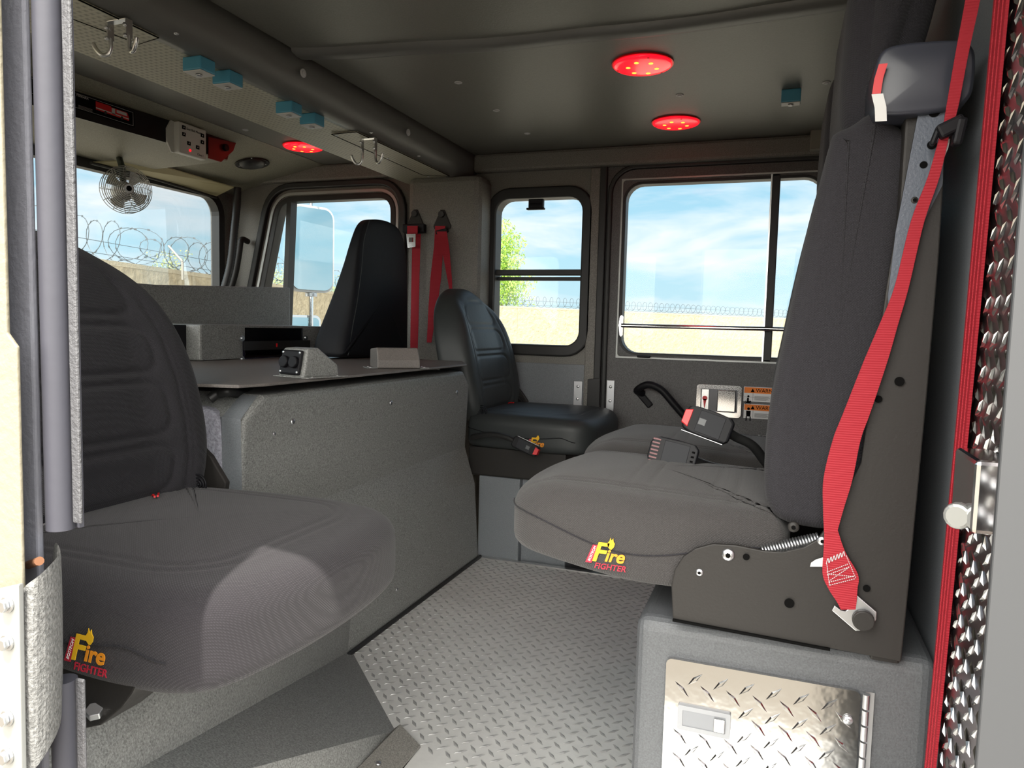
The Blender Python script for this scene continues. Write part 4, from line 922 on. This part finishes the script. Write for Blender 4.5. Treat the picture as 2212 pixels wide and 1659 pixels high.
obj('stem', MB().tube([fc-fnn*.06+Z3*.03, V((fc.x, fc.y, fc.z)) - fnn*.06+Z3*.075, top], .011, 12), mat('dark_green_plastic', (.02, .03, .02), .4), fn_)
obj('mounting_cup', MB().disc(top, -Z3, .024, .012, 24), plastic, fn_, bevel=.002)
# hose and grab handle at the windshield corner
hs = thing('corrugated_hose', at(505, 500, Y=2.70), 'black corrugated hose running down the windshield corner', 'hose')
pts = spline([at(513, 405, Y=2.70), at(512, 440, Y=2.70), at(506, 500, Y=2.68), at(498, 570, Y=2.66), at(482, 632, Y=2.64)], 22)
obj('sleeve', MB().tube(pts, [.0155+.0015*(i % 2) for i in range(len(pts))], 12), rubber, hs)
ph = thing('pillar_handle', at(515, 570, Y=2.74), 'dark curved grab handle on the windshield pillar', 'handle')
obj('bar', MB().tube(spline([at(536, 522, Y=2.78), at(522, 518, Y=2.74), at(517, 545, Y=2.73), at(509, 590, Y=2.73), at(494, 640, Y=2.73)], 8), .013, 12), steel_black, ph)
kn = thing('dash_bump', at(548, 634, Y=2.68), 'rounded black lump on the dash beside the front side window', 'cover')
obj('dome', MB().pillow([(-.04, -.03), (.04, -.03), (.045, .0), (.02, .03), (-.02, .03), (-.045, 0)], .06, .02, at(548, 640, Y=2.68), X3, Z3, Y3, N=50, rings=5), rubber, kn)
dsh = thing('dashboard', (-2.2, 1.6, .6), 'dark dashboard below the windshield', 'dashboard')
obj('body', MB().plate([(-2.42, .46, .3), (-2.15, .46, .3), (-2.08, .46, .80), (-2.15, .46, .85), (-2.42, .46, .87)], [], (0, .58, 0)).plate([(-2.42, 1.04, .3), (-2.26, 1.04, .3), (-2.26, 1.04, .84), (-2.42, 1.04, .87)], [], (0, 1.72, 0)), rubber, dsh)
# mirrors outside the front side window
mm_ = thing('side_mirror', at(675, 530, Y=3.12), 'tall white-framed side mirror outside the front side window', 'mirror')
def mirror(tl, br, Yv, label_m, r, t, th=.04):
    a = at(*tl, Y=Yv); b = at(*br, Y=Yv); c = (a+b)/2; w_ = abs(b.x-a.x); h = abs(a.z-b.z); 
    Un = V((.43, .90, 0)).normalized(); w_ *= 1.12; Nn = V((Un.y, -Un.x, 0))
    P_ = [c+Un*u+Z3*v for u, v in rrect(-w_/2, -h/2, w_/2, h/2, r)]; Q_ = [c+Un*u+Z3*v for u, v in rrect(-w_/2+.012, -h/2+.012, w_/2-.012, h/2-.012, r*.8)]
    obj('shell', MB().plate([p-Nn*th for p in P_], [], Nn*(th-.004)), white_pl if th > .03 else chrome, t, bevel=.004)
    obj('glass', MB().plate([p-Nn*.003 for p in Q_], [], Nn*.004), mat('mirror_glass', (.50, .66, .70), .03, 1.0), t)
mirror((635, 446), (716, 632), 3.12, '', .06, mm_)
q = at(672, 628, Y=3.14); obj('support_post', MB().tube([q+Z3*.02, V((q.x, q.y, q.z-.30))], .012, 10), chrome, mm_)
obj('clamp', MB().disc(q-Z3*.03, Z3, .03, .02, 16), zinc, mm_, bevel=.002)
q = at(672, 440, Y=3.14); obj('top_bracket', MB().tube([q-Z3*.04, q+Z3*.01, q+V((-.09, -.02, .03))], .010, 8).tube([q+Z3*.01, q+V((.04, 0, .02))], .010, 8), zinc, mm_)
m2_ = thing('convex_mirror', at(657, 700, Y=3.12), 'small chrome convex mirror below the tall side mirror', 'mirror')
mirror((627, 680), (688, 730), 3.11, '', .03, m2_, .025)
# small box in the rear top corner of the far wall
cbx = thing('wall_speaker', at(1778, 296, Y=WY-.04), 'pale grey box on the far wall, top right behind the headrest', 'box')
a = at(1752, 262, Y=WY-.045); b = at(1815, 326, Y=WY-.045)
obj('case', MB().box((a.x, WY-.09, b.z), (b.x, WY-.046, a.z)), mat('sand_grey_paint', (.26, .25, .21), .5, bump='noise', bs=400, bd=.0004), cbx, bevel=.004)
obj('ring', MB().disc(at(1793, 312, Y=WY-.091), -Y3, .022, .004, 24), zinc, cbx, bevel=.001)
# ---------------------------------------------------------------- near door frame, out of the opening
JY = .42
def vband(x0, x1, m, name, depth=.05, ya=-300, yb=2000, Yf=JY, parent=None, bevel=.003, ztop=None, zbot=None):
    q = at(x0, 830, Y=Yf); p = at(x1, 830, Y=Yf); zt = 1.42 if ztop is None else at(x1, ztop, Y=Yf).z; zb = -.3 if zbot is None else at(x1, zbot, Y=Yf).z
    return (q.x, p.x, zb, zt)
a0, a1, zb, zt = vband(20, 80, None, '')
struct('door_frame', MB().box((a0-.02, JY, zb), (a1-.004, JY+.006, zt)), frame_lav, bevel=.002)
b0 = at(-400, 830, Y=JY).x
bp2 = thing('door_panel', (b0, JY-.02, 0), 'beige textured panel at the left edge of the picture', 'panel')
x_a = at(30, 830, Y=JY-.03).x
obj('skin', MB().plate([(b0, JY-.03, -.3), (at(50, 1659, Y=JY-.03).x, JY-.03, -.3), (x_a+.004, JY-.03, .775), (x_a-.006, JY-.03, .785), (at(14, 500, Y=JY-.03).x, JY-.03, 1.42), (b0, JY-.03, 1.42)], [], (0, .003, 0)), beige, bp2, bevel=.001)
ds_ = thing('door_seal', (at(120, 830, Y=JY).x, JY, .6), 'grey rubber seal roll with textured trim strip, upper length beside the jump seat', 'seal')
z1 = at(120, 1140, Y=JY).z; xs = at(120, 830, Y=JY).x
obj('seal_tube', MB().tube([V((xs+.002, JY, z1)), V((xs, JY, 1.42))], .0106, 20), seal_m, ds_)
obj('seal_channel', MB().box((at(74, 830, Y=JY).x, JY+.008, z1), (at(146, 830, Y=JY).x, JY+.012, 1.42)), mat('dark_seal_channel', (.09, .09, .11), .5), ds_)
xa, xb = at(149, 830, Y=JY).x, at(168, 830, Y=JY).x
obj('trim_strip', MB().box((xa, JY, z1+.006), (xb, JY+.003, 1.42)), mat('textured_grey_trim', (.085, .085, .092), .5, bump='noise', bs=220, bd=.002), ds_, bevel=.002)
d2 = thing('door_seal', (at(140, 1600, Y=JY).x, JY, .4), 'short lower length of grey rubber door seal below the jump seat', 'seal')
xs = at(140, 1560, Y=JY).x; z1 = at(150, 1470, Y=JY).z
obj('seal_tube', MB().tube([V((xs, JY, z1)), V((xs, JY, .2))], .0100, 20), seal_m, d2)
xa, xb = at(163, 1560, Y=JY).x, at(181, 1560, Y=JY).x
obj('trim_strip', MB().box((xa, JY, .2), (xb, JY+.003, z1+.003)), MATS['textured_grey_trim'], d2, bevel=.002)
# felt check strap bolted with a metal plate
ck = thing('check_strap', at(90, 1400, Y=JY-.04), 'grey felt door check strap bending out of a bolted metal plate at lower left', 'strap')
rows = [(at(30, y0_, Y=JY-.045), at(34, y1_, Y=JY-.045)) for y0_, y1_ in ((1268, 1659),)]
pl_ = [((20, 1262), (20, 1700), .375), ((62, 1240), (62, 1700), .372), ((95, 1213), (100, 1640), .385), ((118, 1188), (122, 1600), .40), ((128, 1175), (131, 1560), .415), ((120, 1160), (122, 1540), .43), ((106, 1146), (108, 1520), .445)]
vs = []
for (a, b, yv) in pl_: vs += [at(*a, Y=yv), at(*b, Y=yv)]
n = len(pl_); vs2 = [p+V((.0, .004, 0)) for p in vs]
fs = [(2*i, 2*i+2, 2*i+3, 2*i+1) for i in range(n-1)]; fs2 = [tuple(2*n+k for k in f[::-1]) for f in fs]
ed = [(2*i, 2*n+2*i, 2*n+2*i+2, 2*i+2) for i in range(n-1)]+[(2*i+1, 2*i+3, 2*n+2*i+3, 2*n+2*i+1) for i in range(n-1)]+[(0, 1, 2*n+1, 2*n), (2*n-2, 4*n-2, 4*n-1, 2*n-1)]
o_ = obj('webbing', MB().add(vs+vs2, fs+fs2+ed), carpet, ck); sb = o_.modifiers.new('s', 'SUBSURF'); sb.levels = 2; sb.render_levels = 2
mpz = [at(*p, Y=.368) for p in ((-60, 1285), (40, 1262), (48, 1720), (-60, 1720))]
cp = obj('clamp_plate', MB().plate(mpz, [], (0, .004, 0)), MATS['dull_aluminium'], ck, bevel=.001)
for py in (1305, 1387, 1550, 1632):
    q = at(18, py, Y=.368); obj('bolt', MB().disc(q, -Y3, .0062, .002, 20).disc(q-Y3*.002, -Y3, .0048, .004, 6), zinc, cp, bevel=.0006)
cbolt = thing('frame_bolt', at(75, 1215, Y=JY), 'rusty bolt in the grey door frame above the felt strap', 'bolt')
obj('shank', MB().tube([at(62, 1220, Y=JY), at(85, 1212, Y=JY-.02)], .0035, 10), mat('rusty_steel', (.22, .10, .05), .7, .5), cbolt)
# rear side of the near door opening
jx = at(2166, 850, Y=.505).x
struct('trim_10', MB().plate([(jx, .50, -.3), (jx+.6, .50, -.3), (jx+.6, .50, 1.42), (jx, .50, 1.42)], [], (0, .005, 0)), mat('dark_jamb_paint', (.05, .052, .056), .6), bevel=.002)
ts = thing('tread_strip', (BX-.004, 1.28, .6), 'bright diamond plate strip beside the red strap at the right edge', 'plate')
ys0, ys1 = at(2200, 900, X=BX-.004).y, at(2090, 900, X=BX-.004).y
obj('sheet', MB().box((BX-.008, .60, -.2), (BX-.004, ys1, 1.46)), mat('mid_tread_plate', (.42, .38, .40), .25, 1.0), ts)
obj('tread_pattern', MB().tread((BX-.008, 0, 0), Y3, Z3, -X3, lambda u, v: .62 < u < ys1-.01 and -.1 < v < 1.45, (.6, 1.6), (-.1, 1.46), p=.0245, L=.029, wd=.0075, h=.0025), tread_pol, ts, fix=False)
stk = thing('door_striker', at(2100, 1060, X=BX-.02), 'chrome door striker on the diamond plate strip', 'striker')
a = at(2100, 1058, X=BX-.03)
obj('block', MB().box((a.x-.01, a.y-.05, a.z-.03), (BX-.008, a.y+.03, a.z+.035)), chrome, stk, bevel=.004)
obj('pin', MB().disc(a+V((-.012, -.02, -.02)), (-.5, -1, 0), .012, .012, 16), MATS['dull_aluminium'], stk, bevel=.003)
# ---------------------------------------------------------------- outside
GZ = -1.12
gm = mat('concrete_ground', (.20, .172, .135), .9, bump='noise', bs=6, bd=.01, var=.15)
struct('ground', MB().box((-200, -200, GZ-.2), (200, 200, GZ)), gm)
wz = 2.18
blk = mat('split_face_block', (.38, .31, .20), .9, bump='noise', bs=3.5, bd=.08, var=.25, vs=3.5)
blk2 = mat('smooth_block_band', (.41, .345, .235), .9, bump='noise', bs=20, bd=.02, var=.1)
A0 = at(60, 539, Z=wz); A1 = at(267, 568, Z=wz); A2 = at(862, 651, Z=wz); A3 = at(1690, 687, Z=wz)
dA = (A2-A1).normalized(); dB = (A3-A2).normalized()
A0 = A1-dA*30; A3 = A2+dB*90
def wall_seg(a, b, name, label):
    d = (b-a).normalized(); nn = V((d.y, -d.x, 0)); 
    w = thing(name, (a+b)/2*1.0, label, 'block wall'); w.location.z = GZ
    c = (a+b)/2; L_ = (b-a).length
    obj('block_face', MB().obox(V((c.x, c.y, (GZ+wz)/2)), d, Z3, nn, L_, wz-GZ, .3), blk, w)
    obj('cap_band', MB().obox(V((c.x, c.y, wz-.06)), d, Z3, nn, L_, .12, .32), blk2, w)
    for k in range(int(L_/6)):
        q = a+d*(3+6*k)
        if k < 14: obj('joint', MB().obox(V((q.x, q.y, (GZ+wz)/2)), d, Z3, nn, .03, wz-GZ+.002, .31), mat('joint_mortar', (.26, .21, .14), .9), w)  # upright mortar joints, a darker tan than the blocks
    return w
wall_seg(A0, A2, 'block_wall', 'tan split-face block wall seen through the windshield and front side window')
wall_seg(A2, A3, 'block_wall', 'tan split-face block wall seen through the two right-hand side windows')
wire = mat('razor_wire_steel', (.07, .08, .085), .5, .3)
def coils(a, b, name, label, D, pitch, irregular, n0, n1):
    d = (b-a).normalized(); nn = V((d.y, -d.x, 0)); t = thing(name, a, label, 'razor wire')
    pts = []; k = 0; s_ = n0
    while s_ < n1:
        rr = D/2*(1+irregular*random.uniform(-.55, .25)); adv = pitch*(1+irregular*random.uniform(-.5, 1.3)); tw = irregular*random.uniform(-.45, .45)
        for j in range(18):
            q = 2*math.pi*j/18; f = s_+adv*j/18
            pts.append(a+d*(f+tw*math.sin(q))+nn*math.sin(q)*rr+Z3*(D*.52+rr*math.cos(q+math.pi)))
        s_ += adv
    bb = MB().tube(pts, .009 if irregular else .013, 4, smooth=False)
    if irregular:
        for i in range(0, len(pts), 2):
            p = pts[i]; bb.obox(p, (pts[min(i+1, len(pts)-1)]-p) if i+1 < len(pts) else X3, Z3, nn, .06, .045, .012)
    obj('coil', bb, wire, t)
    st_ = MB()
    for h_ in (.15, .45):
        st_.tube([a+d*n0+Z3*h_, a+d*n1+Z3*h_], .008 if irregular else .012, 4)
    obj('strand', st_, wire, t); return t
LA = (A1-A0).length; LB = (A2-A0).length
coils(A0, A2, 'razor_wire', 'loose razor wire loops above the block wall outside the windshield', .95, .42, 1.0, LA-8, LB-1.2)
coils(A2, A3, 'razor_wire', 'thin even razor wire coil above the far block wall outside the right windows', .75, .62, 0.0, 1.2, 60)
# Y post on the wall
pb = at(394, 582, Z=wz); ps = thing('wall_post', pb, 'thin slanted steel post holding wire above the wall outside the windshield', 'post')
dA_ = dA
pt = at(394, 565, Y=pb.y); pt2 = at(364, 531, Y=pb.y)
obj('post', MB().tube([pb-Z3*.3, pt], .035, 8), mat('weathered_post_steel', (.30, .28, .24), .7), ps); obj('slanted_arm', MB().tube([pt, pt2], .030, 8), MATS['weathered_post_steel'], ps)
# trees
leaf = mat('bright_green_leaf', (.30, .46, .07), .6, var=.35, vs=1.5)
leaf2 = mat('olive_leaf', (.34, .38, .12), .6, var=.35, vs=2)
bark = mat('grey_bark', (.2, .15, .1), .9, bump='noise', bs=30, bd=.02)
def tree(name, base, h, rad, label, lm, n, cz, ls, sq=1.0):
    t = thing(name, base, label, 'tree')
    obj('trunk', MB().tube([base, base+Z3*h*.4, base+V((.1, .05, h*.75))], [rad*.07, rad*.05, rad*.02], 8), bark, t)
    blobs = [(base+V((random.gauss(0, rad*.42), random.gauss(0, rad*.42), cz+random.gauss(0, rad*.5*sq))), rad*random.uniform(.25, .42)) for _ in range(60)]
    c = MB()
    for _ in range(n):
        b, r = random.choice(blobs); q = V((random.gauss(0, 1), random.gauss(0, 1), random.gauss(0, 1))).normalized()*r*random.uniform(.6, 1.05); p = b+q
        u = V((random.gauss(0, 1), random.gauss(0, 1), random.gauss(0, 1))).normalized(); w = u.orthogonal().normalized()
        w = (Matrix.Rotation(random.uniform(0, 6.28), 3, u) @ w); s_ = ls*random.uniform(.6, 1.3)
        c.add([p-u*s_, p-w*s_*.4, p+u*s_, p+w*s_*.4], [(0, 1, 2, 3)])
    obj('crown', c, lm, t, fix=False)
tb = at(1085, 598, Y=70); tree('broad_tree', V((tb.x, tb.y, GZ)), 7.5, 3.1, 'bright green leafy tree behind the wall in the narrow side window', leaf, 9000, tb.z-GZ, .15, 1.35)
tb = at(362, 592, Y=14.5+8); tree('slender_tree', V((tb.x, tb.y, GZ)), 4, .8, 'small sparse olive tree behind the slanted post outside the windshield', leaf2, 900, tb.z-GZ, .05)
for px, py, nm_ in ((735, 628, 'low dry shrub above the wall right of the side mirror'), (600, 608, 'low dry shrub above the wall left of the side mirror')):
    tb = at(px, py, Y=45); tree('dry_shrub', V((tb.x, tb.y, GZ)), 3, .9, nm_, leaf2, 900, tb.z-GZ, .06)
# a beige building beyond the open door, seen only as a reflection in the polished plate
# ---------------------------------------------------------------- light
w = bpy.data.worlds.new('sky'); S.world = w; w.use_nodes = True; nt = w.node_tree; N = nt.nodes; L = nt.links
bg = N['Background']; tc = N.new('ShaderNodeTexCoord'); sx = N.new('ShaderNodeSeparateXYZ'); L.new(tc.outputs['Generated'], sx.inputs[0])
def ramp(fac, stops):
    r = N.new('ShaderNodeValToRGB'); e = r.color_ramp.elements
    for i, (p, c) in enumerate(stops):
        x = e[i] if i < 2 else e.new(p); x.position = p; x.color = (*c, 1)
    L.new(fac, r.inputs[0]); return r.outputs[0]
base = ramp(sx.outputs[2], [(0.0, (.62, .82, .88)), (.10, (.50, .78, .90)), (.35, (.22, .52, .78)), (1.0, (.10, .28, .60))])
mp = N.new('ShaderNodeMapping'); mp.inputs['Scale'].default_value = (2.2, 2.2, 11); mp.inputs['Rotation'].default_value = (.05, .04, .3)
L.new(tc.outputs['Generated'], mp.inputs['Vector'])
nz = N.new('ShaderNodeTexNoise'); nz.inputs['Scale'].default_value = 1.6; nz.inputs['Detail'].default_value = 6; nz.inputs['Roughness'].default_value = .55; nz.inputs['Distortion'].default_value = .6
warm = N.new('ShaderNodeMapRange'); warm.inputs['From Min'].default_value = .1; warm.inputs['From Max'].default_value = .7
L.new(mp.outputs[0], nz.inputs['Vector'])
cl = ramp(nz.outputs[0], [(.40, (0, 0, 0)), (.62, (1, 1, 1))])
mx = N.new('ShaderNodeMix'); mx.data_type = 'RGBA'; L.new(cl, mx.inputs[0]); L.new(base, mx.inputs[6]); mx.inputs[7].default_value = (.95, .98, 1.0, 1)
mw = N.new('ShaderNodeMix'); mw.data_type = 'RGBA'; L.new(warm.outputs[0], mw.inputs[0]); L.new(mx.outputs[2], mw.inputs[6]); mw.inputs[7].default_value = (1.0, .97, .90, 1)
SUN = V((.13, -.42, .90)).normalized()
dt = N.new('ShaderNodeVectorMath'); dt.operation = 'DOT_PRODUCT'; dt.inputs[1].default_value = V((0.1, -.9, .42)).normalized(); L.new(tc.outputs['Generated'], dt.inputs[0])
st = N.new('ShaderNodeMapRange'); st.inputs['From Min'].default_value = .1; st.inputs['From Max'].default_value = .95; st.inputs['To Min'].default_value = SKY0; st.inputs['To Max'].default_value = SKY1
L.new(dt.outputs['Value'], st.inputs['Value']); L.new(dt.outputs['Value'], warm.inputs['Value']); L.new(mw.outputs[2], bg.inputs[0]); L.new(st.outputs[0], bg.inputs[1])
sl = bpy.data.lights.new('sun', 'SUN'); sl.energy = SUN_E; sl.angle = .012; sl.color = (1, .95, .86)
so_ = bpy.data.objects.new('sun', sl); COL.objects.link(so_); so_.rotation_euler = SUN.to_track_quat('Z', 'Y').to_euler(); so_.location = (0, -5, 8)
vs_ = S.view_settings; vs_.view_transform = 'Standard'; vs_.look = 'None'; vs_.gamma = 1; vs_.use_curve_mapping = False; vs_.exposure = EXPO
S.cycles.max_bounces = 8; S.cycles.diffuse_bounces = 5; S.cycles.transparent_max_bounces = 16; S.cycles.caustics_reflective = False
